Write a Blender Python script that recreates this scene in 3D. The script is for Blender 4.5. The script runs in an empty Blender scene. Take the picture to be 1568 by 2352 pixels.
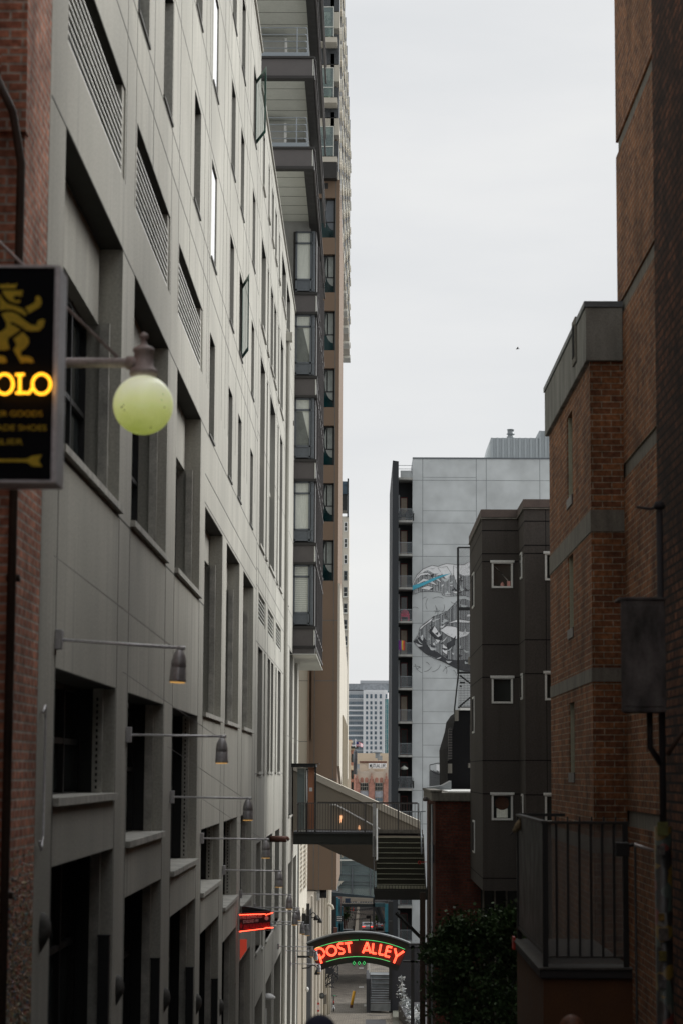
SKYB, EXPO, ZEN = 8.0, 0.15, 1.0
import bpy, math, random
from mathutils import Vector, Matrix
random.seed(7)
S = bpy.context.scene; C = S.collection
# ---------------------------------------------------------------- camera model (measured from the photo)
F = 5000.0; CX, CY = 784, 1176; VX, VY = 835, 1774
_y = Vector((VX-CX, -(VY-CY), -F)).normalized()
_u = Vector((.005, 1, 0)); _u.z = -(_y.x*_u.x+_y.y*_u.y)/_y.z
_z = _u.normalized(); _x = _y.cross(_z)
def ray(u, v):
    d = Vector((u-CX, -(v-CY), -F)); return Vector((d.dot(_x), d.dot(_y), d.dot(_z)))
def at(u, v, Y):                      # picture point at depth Y -> metres
    d = ray(u, v); return d*(Y/d.y)
def atX(u, v, X):
    d = ray(u, v); return d*(X/d.x)
def atZ(u, v, Z):
    d = ray(u, v); return d*(Z/d.z)
def cr(ox, oy, s): return lambda x, y: ((x/s+ox)*.57415, (y/s+oy)*.57415)
# ---------------------------------------------------------------- mesh builder
class MB:
    def __init__(s): s.v = []; s.f = []
    def quad(s, *p):
        n = len(s.v); s.v += [tuple(q) for q in p]; s.f.append(tuple(range(n, n+len(p)))); return s
    def box(s, x0, x1, y0, y1, z0, z1):
        if x0 > x1: x0, x1 = x1, x0
        if y0 > y1: y0, y1 = y1, y0
        if z0 > z1: z0, z1 = z1, z0
        n = len(s.v)
        s.v += [(x0,y0,z0),(x1,y0,z0),(x1,y1,z0),(x0,y1,z0),(x0,y0,z1),(x1,y0,z1),(x1,y1,z1),(x0,y1,z1)]
        for q in ((0,3,2,1),(4,5,6,7),(0,1,5,4),(1,2,6,5),(2,3,7,6),(3,0,4,7)): s.f.append(tuple(n+i for i in q))
        return s
    def prism(s, pts, d, ax):         # outline extruded along axis: ax 'y': pts (x,z), 'x': pts (y,z), 'z': pts (x,y)
        a, b = d
        m = {'y': lambda p, t: (p[0], t, p[1]), 'x': lambda p, t: (t, p[0], p[1]), 'z': lambda p, t: (p[0], p[1], t)}[ax]
        n = len(s.v); k = len(pts)
        s.v += [m(p, a) for p in pts]+[m(p, b) for p in pts]
        s.f.append(tuple(n+i for i in range(k))); s.f.append(tuple(n+k+i for i in reversed(range(k))))
        for i in range(k): j = (i+1) % k; s.f.append((n+i, n+k+i, n+k+j, n+j))
        return s
    def tube(s, pts, r, seg=8, closed=False, r1=None):
        pts = [Vector(p) for p in pts]; k = len(pts); n0 = len(s.v); up = Vector((0.13, .2, 1)).normalized()
        for i, p in enumerate(pts):
            if closed: t = pts[(i+1) % k]-pts[i-1]
            else: t = pts[min(i+1, k-1)]-pts[max(i-1, 0)]
            t.normalize(); a = t.cross(up)
            if a.length < .05: a = t.cross(Vector((1, 0, 0)))
            a.normalize(); b = t.cross(a)
            rr = r if r1 is None else r+(r1-r)*i/max(1, k-1)
            for j in range(seg):
                w = 2*math.pi*j/seg; s.v.append(tuple(p+a*math.cos(w)*rr+b*math.sin(w)*rr))
        for i in range(k if closed else k-1):
            for j in range(seg):
                A = n0+i*seg; B = n0+((i+1) % k)*seg; s.f.append((A+j, A+(j+1) % seg, B+(j+1) % seg, B+j))
        if not closed:
            s.f.append(tuple(n0+j for j in reversed(range(seg)))); s.f.append(tuple(n0+(k-1)*seg+j for j in range(seg)))
        return s
    def lathe(s, prof, c=(0, 0, 0), seg=20, ax='z'):
        n0 = len(s.v); k = len(prof)
        for r, h in prof:
            for j in range(seg):
                w = 2*math.pi*j/seg; a, b = r*math.cos(w), r*math.sin(w)
                q = {'z': (a, b, h), 'x': (h, a, b), 'y': (a, h, b)}[ax]
                s.v.append((c[0]+q[0], c[1]+q[1], c[2]+q[2]))
        for i in range(k-1):
            for j in range(seg): s.f.append((n0+i*seg+j, n0+i*seg+(j+1) % seg, n0+(i+1)*seg+(j+1) % seg, n0+(i+1)*seg+j))
        return s
    def build(s, name, mat, parent=None, smooth=False, bevel=0):
        me = bpy.data.meshes.new(name); o = parent.location if parent is not None else Vector((0, 0, 0))
        if parent is not None and parent.parent is not None: o = parent.parent.location+parent.location
        me.from_pydata([(v[0]-o.x, v[1]-o.y, v[2]-o.z) for v in s.v], [], s.f)
        import bmesh
        bm = bmesh.new(); bm.from_mesh(me); bmesh.ops.recalc_face_normals(bm, faces=bm.faces); bm.to_mesh(me); bm.free()
        if smooth:
            for p in me.polygons: p.use_smooth = True
        me.materials.append(mat); ob = bpy.data.objects.new(name, me); C.objects.link(ob)
        if parent is not None: ob.parent = parent
        if bevel:
            m = ob.modifiers.new('bevel', 'BEVEL'); m.width = bevel; m.segments = 2; m.limit_method = 'ANGLE'
        return ob
def tag(o, label=None, cat=None, group=None, kind=None):
    if label: o['label'] = label
    if cat: o['category'] = cat
    if group: o['group'] = group
    if kind: o['kind'] = kind
    return o
def thing(name, label, cat, loc=(0, 0, 0), group=None):
    o = bpy.data.objects.new(name, None); C.objects.link(o); o.location = loc; o.empty_display_size = .3
    return tag(o, label, cat, group)
def copy_tree(o, parent=None):
    c = o.copy(); C.objects.link(c); c.parent = parent
    for ch in list(o.children): copy_tree(ch, c)
    return c
def pbox(mb, f, x0, y0, x1, y1, Y, d=.1):        # box whose front fills picture rectangle at depth Y
    a = at(*f(x0, y0), Y); b = at(*f(x1, y1), Y); return mb.box(a.x, b.x, Y, Y+d, b.z, a.z)
I = lambda x, y: (x, y)
# ---------------------------------------------------------------- materials
def newmat(name):
    m = bpy.data.materials.new(name); m.use_nodes = True; nt = m.node_tree; b = nt.nodes['Principled BSDF']; return m, nt, b
def pos(nt, sc):
    g = nt.nodes.new('ShaderNodeNewGeometry'); mp = nt.nodes.new('ShaderNodeMapping'); mp.vector_type = 'POINT'
    mp.inputs['Scale'].default_value = sc; nt.links.new(g.outputs['Position'], mp.inputs['Vector']); return mp.outputs[0]
def noise(nt, vec, scale, detail=4):
    n = nt.nodes.new('ShaderNodeTexNoise'); n.inputs['Scale'].default_value = scale; n.inputs['Detail'].default_value = detail
    nt.links.new(vec, n.inputs['Vector']); return n.outputs['Fac']
def ramp(nt, fac, stops):
    r = nt.nodes.new('ShaderNodeValToRGB'); nt.links.new(fac, r.inputs[0])
    while len(r.color_ramp.elements) < len(stops): r.color_ramp.elements.new(.5)
    for e, (p, c) in zip(r.color_ramp.elements, stops): e.position = p; e.color = (c[0], c[1], c[2], 1) if not isinstance(c, (int, float)) else (c, c, c, 1)
    return r.outputs[0]
def mixc(nt, a, b, fac, mode='MIX'):
    m = nt.nodes.new('ShaderNodeMix'); m.data_type = 'RGBA'; m.blend_type = mode
    for s, v in ((m.inputs[0], fac), (m.inputs[6], a), (m.inputs[7], b)):
        if isinstance(v, (int, float)): s.default_value = v
        elif isinstance(v, tuple): s.default_value = (*v[:3], 1)
        else: nt.links.new(v, s)
    return m.outputs[2]
def bump(nt, b, h, st=.3, dist=.02):
    n = nt.nodes.new('ShaderNodeBump'); n.inputs['Strength'].default_value = st; n.inputs['Distance'].default_value = dist
    nt.links.new(h, n.inputs['Height']); nt.links.new(n.outputs[0], b.inputs['Normal'])
def scl(c, k): return tuple(min(1, x*k) for x in c[:3])
def plain(name, col, rough=.6, metal=0, var=.18, scale=3.0, streak=None, bmp=.08, fine=40, spec=.5, stain=0):
    m, nt, b = newmat(name)
    n1 = noise(nt, pos(nt, streak or (1, 1, 1)), scale); n2 = noise(nt, pos(nt, (1, 1, 1)), fine, 3)
    c = ramp(nt, n1, [(.3, scl(col, 1-var)), (.7, scl(col, 1+var))])
    c = mixc(nt, c, ramp(nt, n2, [(.3, .86), (.7, 1.12)]), 1, 'MULTIPLY')
    nt.links.new(c, b.inputs['Base Color']); b.inputs['Metallic'].default_value = metal
    r = ramp(nt, n1, [(.3, max(0, rough-.08)), (.7, min(1, rough+.08))]); nt.links.new(r, b.inputs['Roughness'])
    b.inputs['Specular IOR Level'].default_value = spec
    if stain:      # rain streaks and grime
        n3 = noise(nt, pos(nt, (5, 5, .22)), 1.0, 5); n4 = noise(nt, pos(nt, (.5, .5, .5)), .7, 5)
        c = mixc(nt, c, ramp(nt, n3, [(.5, 1.0), (.72, 1-stain)]), ramp(nt, n4, [(.4, 0.0), (.6, 1.0)]), 'MULTIPLY'); c = mixc(nt, c, ramp(nt, n4, [(.35, 1-stain*.5), (.6, 1.03)]), 1, 'MULTIPLY'); nt.links.new(c, b.inputs['Base Color'])
    if bmp: bump(nt, b, n2, bmp, .01)
    return m
def glow(name, col, st):
    m, nt, b = newmat(name); b.inputs['Base Color'].default_value = (*scl(col, .5), 1)
    b.inputs['Emission Color'].default_value = (*col, 1); b.inputs['Emission Strength'].default_value = st; return m
def glass(name, col=(.02, .025, .028), rough=.06):
    m, nt, b = newmat(name); n = noise(nt, pos(nt, (1, 1, 1)), .8, 2)
    nt.links.new(ramp(nt, n, [(.35, scl(col, .7)), (.65, scl(col, 1.4))]), b.inputs['Base Color'])
    b.inputs['Roughness'].default_value = rough; b.inputs['IOR'].default_value = 1.5; bump(nt, b, n, .05, .05); return m
def clear(name, tint=(.8, .9, .88), fac=.7):
    m, nt, b = newmat(name); b.inputs['Base Color'].default_value = (.25, .3, .3, 1); b.inputs['Roughness'].default_value = .08
    if 'mesh' in name: b.inputs['Base Color'].default_value = (.45, .43, .4, 1); b.inputs['Roughness'].default_value = .7
    t = nt.nodes.new('ShaderNodeBsdfTransparent'); t.inputs[0].default_value = (*tint, 1)
    mx = nt.nodes.new('ShaderNodeMixShader'); mx.inputs[0].default_value = fac
    nt.links.new(b.outputs[0], mx.inputs[1]); nt.links.new(t.outputs[0], mx.inputs[2]); nt.links.new(mx.outputs[0], nt.nodes['Material Output'].inputs[0]); return m
def brickmat(name, c1, c2, mortar, w=.22, h=.075, mort=.008, dirt=.35, var=.25, rot=False):
    m, nt, b = newmat(name); g = nt.nodes.new('ShaderNodeNewGeometry'); sp = nt.nodes.new('ShaderNodeSeparateXYZ'); nt.links.new(g.outputs['Position'], sp.inputs[0])
    sn = nt.nodes.new('ShaderNodeSeparateXYZ'); nt.links.new(g.outputs['True Normal'], sn.inputs[0])
    ab = nt.nodes.new('ShaderNodeMath'); ab.operation = 'ABSOLUTE'; nt.links.new(sn.outputs[0], ab.inputs[0])
    gt = nt.nodes.new('ShaderNodeMath'); gt.operation = 'GREATER_THAN'; nt.links.new(ab.outputs[0], gt.inputs[0]); gt.inputs[1].default_value = .5
    mx = nt.nodes.new('ShaderNodeMix'); nt.links.new(gt.outputs[0], mx.inputs[0]); nt.links.new(sp.outputs[0], mx.inputs[2]); nt.links.new(sp.outputs[1], mx.inputs[3])
    cb = nt.nodes.new('ShaderNodeCombineXYZ'); nt.links.new(mx.outputs[0], cb.inputs[0]); nt.links.new(sp.outputs[2 if not rot else 1], cb.inputs[1])
    if rot: nt.links.new(sp.outputs[0], cb.inputs[0])
    t = nt.nodes.new('ShaderNodeTexBrick'); t.inputs['Scale'].default_value = 1; t.inputs['Brick Width'].default_value = w; t.inputs['Row Height'].default_value = h
    t.inputs['Mortar Size'].default_value = mort; t.inputs['Mortar Smooth'].default_value = .2; t.inputs['Bias'].default_value = -.1
    t.inputs['Color1'].default_value = (*c1, 1); t.inputs['Color2'].default_value = (*c2, 1); t.inputs['Mortar'].default_value = (*mortar, 1)
    nt.links.new(cb.outputs[0], t.inputs['Vector'])
    n = noise(nt, pos(nt, (1, 1, .6)), 1.6, 6); n2 = noise(nt, pos(nt, (1, 1, 1)), 14, 4)
    c = mixc(nt, t.outputs['Color'], ramp(nt, n, [(.3, 1-dirt), (.65, 1.15)]), 1, 'MULTIPLY')
    c = mixc(nt, c, ramp(nt, n2, [(.3, 1-var), (.7, 1+var)]), 1, 'MULTIPLY')
    nt.links.new(c, b.inputs['Base Color']); b.inputs['Roughness'].default_value = .9; b.inputs['Specular IOR Level'].default_value = .25
    iv = nt.nodes.new('ShaderNodeMath'); iv.operation = 'SUBTRACT'; iv.inputs[0].default_value = 1; nt.links.new(t.outputs['Fac'], iv.inputs[1])
    ad = nt.nodes.new('ShaderNodeMath'); ad.operation = 'MULTIPLY_ADD'; nt.links.new(n2, ad.inputs[0]); ad.inputs[1].default_value = .35; nt.links.new(iv.outputs[0], ad.inputs[2])
    bump(nt, b, ad.outputs[0], .6, .012); return m
CONC = (.45, .44, .39)
M = {
 'conc': plain('painted_concrete', CONC, .85, var=.09, scale=.8, streak=(1.6, 1.6, .3), bmp=.1, fine=30, spec=.25, stain=.32),
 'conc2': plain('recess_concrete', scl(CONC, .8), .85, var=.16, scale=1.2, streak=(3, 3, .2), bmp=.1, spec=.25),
 'joint': plain('joint_sealant', (.13, .13, .12), .9),
 'sill': plain('sill_concrete', (.42, .41, .37), .8, var=.25, scale=4),
 'alu': plain('light_metal_slat', (.66, .66, .6), .5, 0, var=.08),
 'dark': plain('near_black_metal', (.018, .019, .02), .5, .2),
 'void': plain('dark_interior', (.007, .007, .008), .9, spec=.2),
 'glass': glass('window_glass', (.03, .036, .036)),
 'green': plain('green_sash_paint', (.02, .12, .085), .4),
 'blind': plain('white_blind', (.85, .86, .88), .6, var=.04),
 'brickL': brickmat('red_brick', (.54, .23, .145), (.33, .13, .085), (.44, .36, .30), .21, .078, .012, .5, .4),
 'brickR': brickmat('brown_brick', (.27, .112, .05), (.125, .05, .03), (.27, .22, .16), .29, .096, .009, .45, .4),
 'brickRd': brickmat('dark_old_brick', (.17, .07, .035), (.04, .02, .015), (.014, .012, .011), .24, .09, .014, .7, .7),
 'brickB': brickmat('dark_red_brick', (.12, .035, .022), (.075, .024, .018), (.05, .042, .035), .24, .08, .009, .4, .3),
 'brickM': brickmat('far_red_brick', (.45, .2, .15), (.36, .15, .11), (.42, .28, .22), .5, .25, .03, .2),
 'bandc': plain('concrete_band', (.16, .15, .13), .9, var=.35, scale=4, streak=(2, 2, .5)),
 'fix': plain('dull_fixture', (.075, .073, .068), .8, var=.5, scale=9), 'capc': plain('weathered_parapet', (.2, .2, .185), .9, var=.4, scale=1.6, streak=(1.5, 1.5, .4)),
 'steel': plain('grey_brown_steel', (.105, .095, .092), .5, .2, var=.1),
 'frameb': plain('blue_grey_frame', (.12, .135, .15), .45, .2, var=.1),
 'railg': plain('grey_rail', (.25, .28, .3), .4, .4, var=.05),
 'soffit': plain('white_soffit', (.66, .67, .61), .8, var=.04),
 'bwall': plain('balcony_wall', (.36, .36, .34), .8, var=.1),
 'dsteel': plain('dark_brown_steel', (.028, .026, .024), .6, .1),
 'tan': plain('brown_cladding', (.185, .125, .082), .75, var=.06, scale=.5),
 'cream': plain('cream_stucco', (.42, .37, .29), .85, var=.1, scale=.6, streak=(1, 1, .3)),
 'cream2': plain('pale_cream_stucco', (.56, .52, .44), .85, var=.1, scale=.8, streak=(1, 1, .3)),
 'teal': glass('teal_glass', (.003, .022, .024)),
 'tealp': plain('teal_paint', (.015, .13, .17), .5),
 'curt': plain('pale_curtain', (.88, .9, .82), .9, var=.1, scale=9, streak=(4, 4, .2)),
 'mural': plain('mural_wall_paint', (.54, .57, .575), .85, var=.012, scale=.1, streak=(1, 1, 1), bmp=.02, fine=.6),
 'mwhite': plain('mural_white', (.8, .81, .82), .85, var=.03, bmp=0),
 'mgrey': plain('mural_grey', (.2, .215, .22), .85, var=.05, bmp=0),
 'mblack': plain('mural_black', (.025, .026, .03), .8, var=.05, bmp=0),
 'mblue': plain('mural_blue', (.08, .42, .56), .8, var=.05, bmp=0),
 'greyb': plain('warm_grey_stucco', (.08, .071, .065), .9, stain=.25, var=.08, scale=1.0, streak=(1, 1, .4), bmp=.2, fine=25, spec=.2),
 'white': plain('white_trim', (.72, .72, .7), .5, var=.04),
 'globe': None, 'black': plain('black_sign_face', (.006, .007, .010), .7, spec=.12),
 'gold': plain('gold_lettering', (.72, .52, .03), .6, var=.05),
 'silver': plain('silver_edge', (.72, .71, .73), .4, .25, var=.08),
 'lamp': plain('brushed_lamp_metal', (.46, .45, .46), .35, .3, var=.12),
 'pipe': plain('brown_pipe', (.05, .03, .02), .6, var=.3),
 'armp': plain('taupe_paint_iron', (.5, .43, .41), .55, .1, var=.15, scale=8),
 'leaf': plain('shrub_leaf', (.048, .088, .032), .5, var=.6, scale=5, spec=.35),
 'bark': plain('bark', (.06, .045, .03), .9),
 'rust': plain('rust_brown', (.12, .045, .03), .8, var=.3),
 'redb': plain('red_paint', (.5, .03, .02), .5), 'yellow': plain('yellow_paint', (.75, .38, .01), .5, var=.1),
 'neonr': glow('red_neon', (1.0, .065, .03), 5.5), 'neong': glow('green_neon', (.12, .9, .25), .85),
 'neony': glow('amber_neon', (1.0, .42, .02), 2.4), 'warm': glow('warm_bulb', (1, .55, .15), .5),
 'signg': plain('dark_green_sign', (.012, .02, .014), .5), 'signglow': plain('red_glow_tint', (.09, .02, .012), .6),
 'galv': plain('galvanised_metal', (.24, .26, .27), .4, .5, var=.25, scale=2),
 'dwall': plain('charcoal_wall', (.035, .036, .042), .8, var=.15, scale=.7),
 'tread': plain('stair_nosing', (.33, .33, .25), .7), 'riser': plain('olive_riser', (.03, .03, .02), .8),
 'orange': plain('terracotta_panel', (.40, .17, .09), .6, var=.05),
 'skin': plain('skin', (.45, .27, .19), .6), 'cloth': plain('navy_cloth', (.02, .025, .06), .9), 'hair': plain('auburn_hair', (.12, .045, .02), .6, var=.4, scale=30),
 'box': plain('grimy_grey_box', (.10, .096, .095), .6, .1, var=.8, scale=7, streak=(1, 1, .4)),
 'mesh': clear('fine_mesh', (.75, .75, .75), .8), 'wglass': clear('clean_window', (1, 1, 1), .93), 'liftg': clear('lift_glass', (.9, .95, .95), .4), 'gpanel': clear('balcony_glass', (.75, .85, .83), .55), 'cabg': clear('cabin_glass', (.85, .9, .9), .75),
 'stick': None, 'gum': None,
}
def confetti(name, cols, scale):
    m, nt, b = newmat(name); v = nt.nodes.new('ShaderNodeTexVoronoi'); v.inputs['Scale'].default_value = scale
    nt.links.new(pos(nt, (1, 1, 1)), v.inputs['Vector']); s = nt.nodes.new('ShaderNodeSeparateColor'); nt.links.new(v.outputs['Color'], s.inputs[0])
    k = len(cols); c = ramp(nt, s.outputs[0], [(i/k, cols[i]) for i in range(k)])
    nt.nodes['Color Ramp'].color_ramp.interpolation = 'CONSTANT'
    nt.links.new(c, b.inputs['Base Color']); b.inputs['Roughness'].default_value = .4; bump(nt, b, v.outputs['Distance'], .6, .01); return m
M['gum'] = confetti('chewed_gum', [(.42, .30, .18), (.16, .09, .05), (.35, .24, .14), (.5, .12, .07), (.4, .36, .27), (.12, .24, .2), (.5, .4, .18), (.25, .14, .08), (.1, .2, .3), (.45, .33, .24), (.3, .2, .1), (.08, .06, .04)], 31)
M['stick'] = confetti('layered_stickers', [(.015, .015, .015), (.1, .1, .09), (.02, .02, .02), (.15, .1, .02), (.02, .02, .025), (.12, .025, .02), (.05, .07, .06), (.01, .01, .01)], 9)
def globemat():
    m, nt, b = newmat('dirty_globe_glass'); n = noise(nt, pos(nt, (1, 1, 1)), 7, 5)
    gp0 = at(329, 930, 15.0); g = nt.nodes.new('ShaderNodeNewGeometry'); s = nt.nodes.new('ShaderNodeSeparateXYZ'); nt.links.new(g.outputs['Position'], s.inputs[0])
    mr = nt.nodes.new('ShaderNodeMapRange'); nt.links.new(s.outputs[2], mr.inputs[0]); mr.inputs[1].default_value = gp0.z-.21; mr.inputs[2].default_value = gp0.z+.21
    ad = nt.nodes.new('ShaderNodeMath'); ad.operation = 'MULTIPLY_ADD'; nt.links.new(n, ad.inputs[0]); ad.inputs[1].default_value = .35; nt.links.new(mr.outputs[0], ad.inputs[2])
    c = ramp(nt, ad.outputs[0], [(.12, (.38, .46, .06)), (.45, (.64, .70, .22)), (.75, (.73, .77, .40)), (1.0, (.76, .78, .56))])      # algae and dirt gathered in the bowl
    wv = nt.nodes.new('ShaderNodeTexWave'); wv.inputs['Scale'].default_value = 26; wv.inputs['Distortion'].default_value = .3; nt.links.new(g.outputs['Position'], wv.inputs['Vector'])
    c = mixc(nt, c, ramp(nt, wv.outputs['Fac'], [(.2, .72), (.5, 1.0)]), ramp(nt, mr.outputs[0], [(.28, 1.0), (.5, 0.0)]), 'MULTIPLY'); nt.links.new(c, b.inputs['Base Color']); b.inputs['Roughness'].default_value = .25
    b.inputs['Subsurface Weight'].default_value = .6; b.inputs['Subsurface Radius'].default_value = (.1, .12, .05)
    nt.links.new(c, b.inputs['Emission Color']); b.inputs['Emission Strength'].default_value = .46; return m
M['globe'] = globemat()
# ---------------------------------------------------------------- facade with real openings, plane X = const facing +x
def facade(mb, X, y0, y1, z0, z1, holes, back=.55):
    ys = sorted({y0, y1} | {max(y0, min(y1, h[i])) for h in holes for i in (0, 1)})
    zs = sorted({z0, z1} | {max(z0, min(z1, h[i])) for h in holes for i in (2, 3)})
    def inside(y, z): return any(h[0] < y < h[1] and h[2] < z < h[3] for h in holes)
    for a, b in zip(ys, ys[1:]):
        c0 = None
        for c, d in zip(zs, zs[1:]):
            if inside((a+b)/2, (c+d)/2):
                if c0 is not None: mb.quad((X, a, c0), (X, b, c0), (X, b, c), (X, a, c)); c0 = None
            elif c0 is None: c0 = c
        if c0 is not None: mb.quad((X, a, c0), (X, b, c0), (X, b, zs[-1]), (X, a, zs[-1]))
    for h in holes:
        a, b, c, d, dp = h[:5]; x = X-dp
        mb.quad((X, a, c), (X, a, d), (x, a, d), (x, a, c)); mb.quad((X, b, c), (X, b, d), (x, b, d), (x, b, c))
        mb.quad((X, a, d), (X, b, d), (x, b, d), (x, a, d)); mb.quad((X, a, c), (X, b, c), (x, b, c), (x, a, c))
    return mb
def gz(y):
    P = [(-40, 1), (-5, -1.6), (10, -2.9), (90, -10.6), (135, -14.6), (160, -16.5), (350, -26), (500, -27.5), (6000, -28)]
    for (a, c), (b, d) in zip(P, P[1:]):
        if y <= b: return c+(d-c)*(y-a)/(b-a)
    return -28
# ================================================================ LEFT CONCRETE BUILDING
X0 = -2.8
cb = thing('concrete_building', 'long pale grey concrete building lining the whole left side of the alley', 'building')
bays = [(19.75, 24.6), (25.9, 30.5), (32.0, 36.8), (38.0, 42.8), (44.1, 48.7), (50.3, 55.0)]
big = []      # y0,y1,z0,z1,header
lou = []; small = []
for i, (a, b) in enumerate(bays):
    if i < 3:
        lou.append((a, b, 6.8, 7.9)); big.append((a, b, 2.93, 6.0, .9)); big.append((a, b, (-.3, -.88, -1.5)[i], .93, 0)); big.append((a, b, -14, (-.86, -1.48, -2.1)[i], 0))
    else:
        big.append((a, b, .97, 4.64, .6)); big.append((a, b, (-2.14, -2.76, -3.1)[i-3], -1.0, 0)); big.append((a, b, -14, (-2.78, -3.4, -4.3)[i-3], 0))
cols = [20.3, 22.6, 25.8, 29.2, 34.6, 38.65, 44.15, 47.6, 52.8]
for c in cols:
    for r, (z0, z1) in enumerate([(6.05, 7.9), (9.3, 11.12), (12.6, 14.45), (15.85, 17.64)]):
        if r == 0 and c < 38: continue
        small.append((c, c+1.35, z0, z1))
B = [(57.7, 60.2), (61.3, 62.1), (63.6, 65.3), (65.9, 67.6), (69.3, 70.1), (71.2, 73.6)]
Bm = [(57.7, 60.3), (61.4, 62.1), (63.7, 67.5), (69.3, 70.1), (71.3, 73.6)]
tall = [(a, b, 12.0, 14.43) for a, b in B]+[(a, b, 6.05, 11.15) for a, b in Bm]+[(a, b, 0.0, 3.31) for a, b in B]
tall += [(a, b, 15.93, 17.5) for a, b in [(57.9, 59), (61.3, 62.1), (63.8, 65), (66.2, 67.4), (69.3, 70.1), (71.9, 75.5)]]
tall += [(57.7, 60.2, -4.7, -1.88), (61, 62, -4.85, -1.88), (63.5, 67.8, -4.85, -1.88), (69.9, 73.5, -4.85, -1.88), (57.7, 62, -14, -6.1), (64, 68, -14, -6.1), (70, 75.6, -14, -6.1)]
lou2 = [(57.7, 61.7, 4.0, 4.75), (63.5, 67.5, 4.0, 4.75), (69.3, 73.5, 4.0, 4.75)]
tall += [(76.4, 80, 15.72, 17.5), (76.4, 80, 6.1, 14.35), (76.4, 80.1, -1.65, 4.6), (82.2, 86, -1.65, 4.6), (88, 92, -1.65, 4.6),
         (76.5, 80.2, -14, -3.44), (82.1, 86.2, -14, -3.44), (88, 92.1, -14, -3.44)]
hA = [(a, b, c, d, .5) for a, b, c, d, e in big]+[(a, b, c, d, .22) for a, b, c, d in small]+[(a, b, c, d, .3) for a, b, c, d in lou]
hB = [(a, b, c, d, .35) for a, b, c, d in tall if b < 76]+[(a, b, c, d, .2) for a, b, c, d in lou2]
hC = [(a, b, c, d, .35) for a, b, c, d in tall if b > 76]
mb = MB(); facade(mb, X0, 18.72, 56.4, -14, 19.15, hA); mb.quad((X0, 56.4, 18.2), (X0, 56.4, 19.15), (-8, 56.4, 19.15), (-8, 56.4, 18.2))
facade(mb, X0, 56.4, 76.0, -14, 18.2, hB); facade(mb, X0, 76.0, 94.1, -14, 18.2, hC)
mb.quad((X0, 18.72, -14), (X0, 18.72, 19.15), (-14, 18.72, 19.15), (-14, 18.72, -14)); mb.quad((X0, 94.1, -14), (X0, 94.1, 18.2), (-14, 94.1, 18.2), (-14, 94.1, -14))
mb.quad((X0, 18.72, 19.15), (X0, 56.4, 19.15), (-14, 56.4, 19.15), (-14, 18.72, 19.15)); mb.quad((X0, 56.4, 18.2), (X0, 94.1, 18.2), (-14, 94.1, 18.2), (-14, 56.4, 18.2))
mb.build('wall', M['conc'], cb)
MB().box(-13.9, -3.32, 18.8, 56.3, -14, 19.0).box(-13.9, -3.32, 56.3, 94, -14, 18.1).build('inner_core', M['void'], cb)
# coping on the roof edge
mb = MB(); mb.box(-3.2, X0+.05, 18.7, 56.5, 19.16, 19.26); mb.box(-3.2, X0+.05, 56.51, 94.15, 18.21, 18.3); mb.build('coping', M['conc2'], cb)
# panel joints, a real groove filler 3 mm proud
def hj(mb, y0, y1, z, w=.022):
    cuts = sorted([(h[0], h[1]) for h in hA+hB+hC if h[2]-.02 < z < h[3]+.02 and h[1] > y0 and h[0] < y1]); y = y0
    for a, b in cuts:
        if a > y: mb.box(X0, X0+.003, y, a, z-w/2, z+w/2)
        y = max(y, b)
    if y < y1: mb.box(X0, X0+.003, y, y1, z-w/2, z+w/2)
def vj(mb, y, z0, z1, w=.03):
    cuts = sorted([(h[2], h[3]) for h in hA+hB+hC if h[0]-.01 < y < h[1]+.01 and h[3] > z0 and h[2] < z1]); z = z0
    for a, b in cuts:
        if a > z: mb.box(X0, X0+.003, y-w/2, y+w/2, z, a)
        z = max(z, b)
    if z < z1: mb.box(X0, X0+.003, y-w/2, y+w/2, z, z1)
mb = MB()
for z in (5.98, 8.6, 9.22, 11.25, 12.5, 14.58, 15.77, 17.75, 18.9): hj(mb, 18.8, 56.3, z)
hj(mb, 18.8, 38, 2.88); hj(mb, 37.9, 56.3, 4.7); hj(mb, 37.9, 56.3, 5.2)
for z in (5.3, 5.95, 8.9, 11.25, 11.9, 14.55, 15.75, 17.7, 3.38, 4.85, -.06): hj(mb, 56.5, 76, z)
for z in (4.66, 1.32, 6.0, 8.9, 14.45, 15.6, -1.72): hj(mb, 76.1, 94, z)
for y in (24.72, 25.75, 30.62, 31.85, 36.92, 37.85, 42.95, 43.95, 48.85, 50.15, 55.15, 27.9, 33.9, 38.3, 41.9, 46.6, 51.3): vj(mb, y, 6.8, 19.1, .018)
for y in (19.72, 24.66, 25.82, 30.56, 31.94, 36.86, 37.94): vj(mb, y, -10, 2.9, .03)
for y in (42.87, 44.05, 48.76, 50.24, 55.06): vj(mb, y, -12, .93, .03)
for y in (56.42, 57.5, 63.3, 69.1, 61.8, 68.4, 75.95): vj(mb, y, -12, 18.1, .05)
for y in (80.3, 82.1, 86.3, 87.9, 92.2): vj(mb, y, -12, 6, .05)
mb.build('panel_joints', M['joint'], cb)
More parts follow.
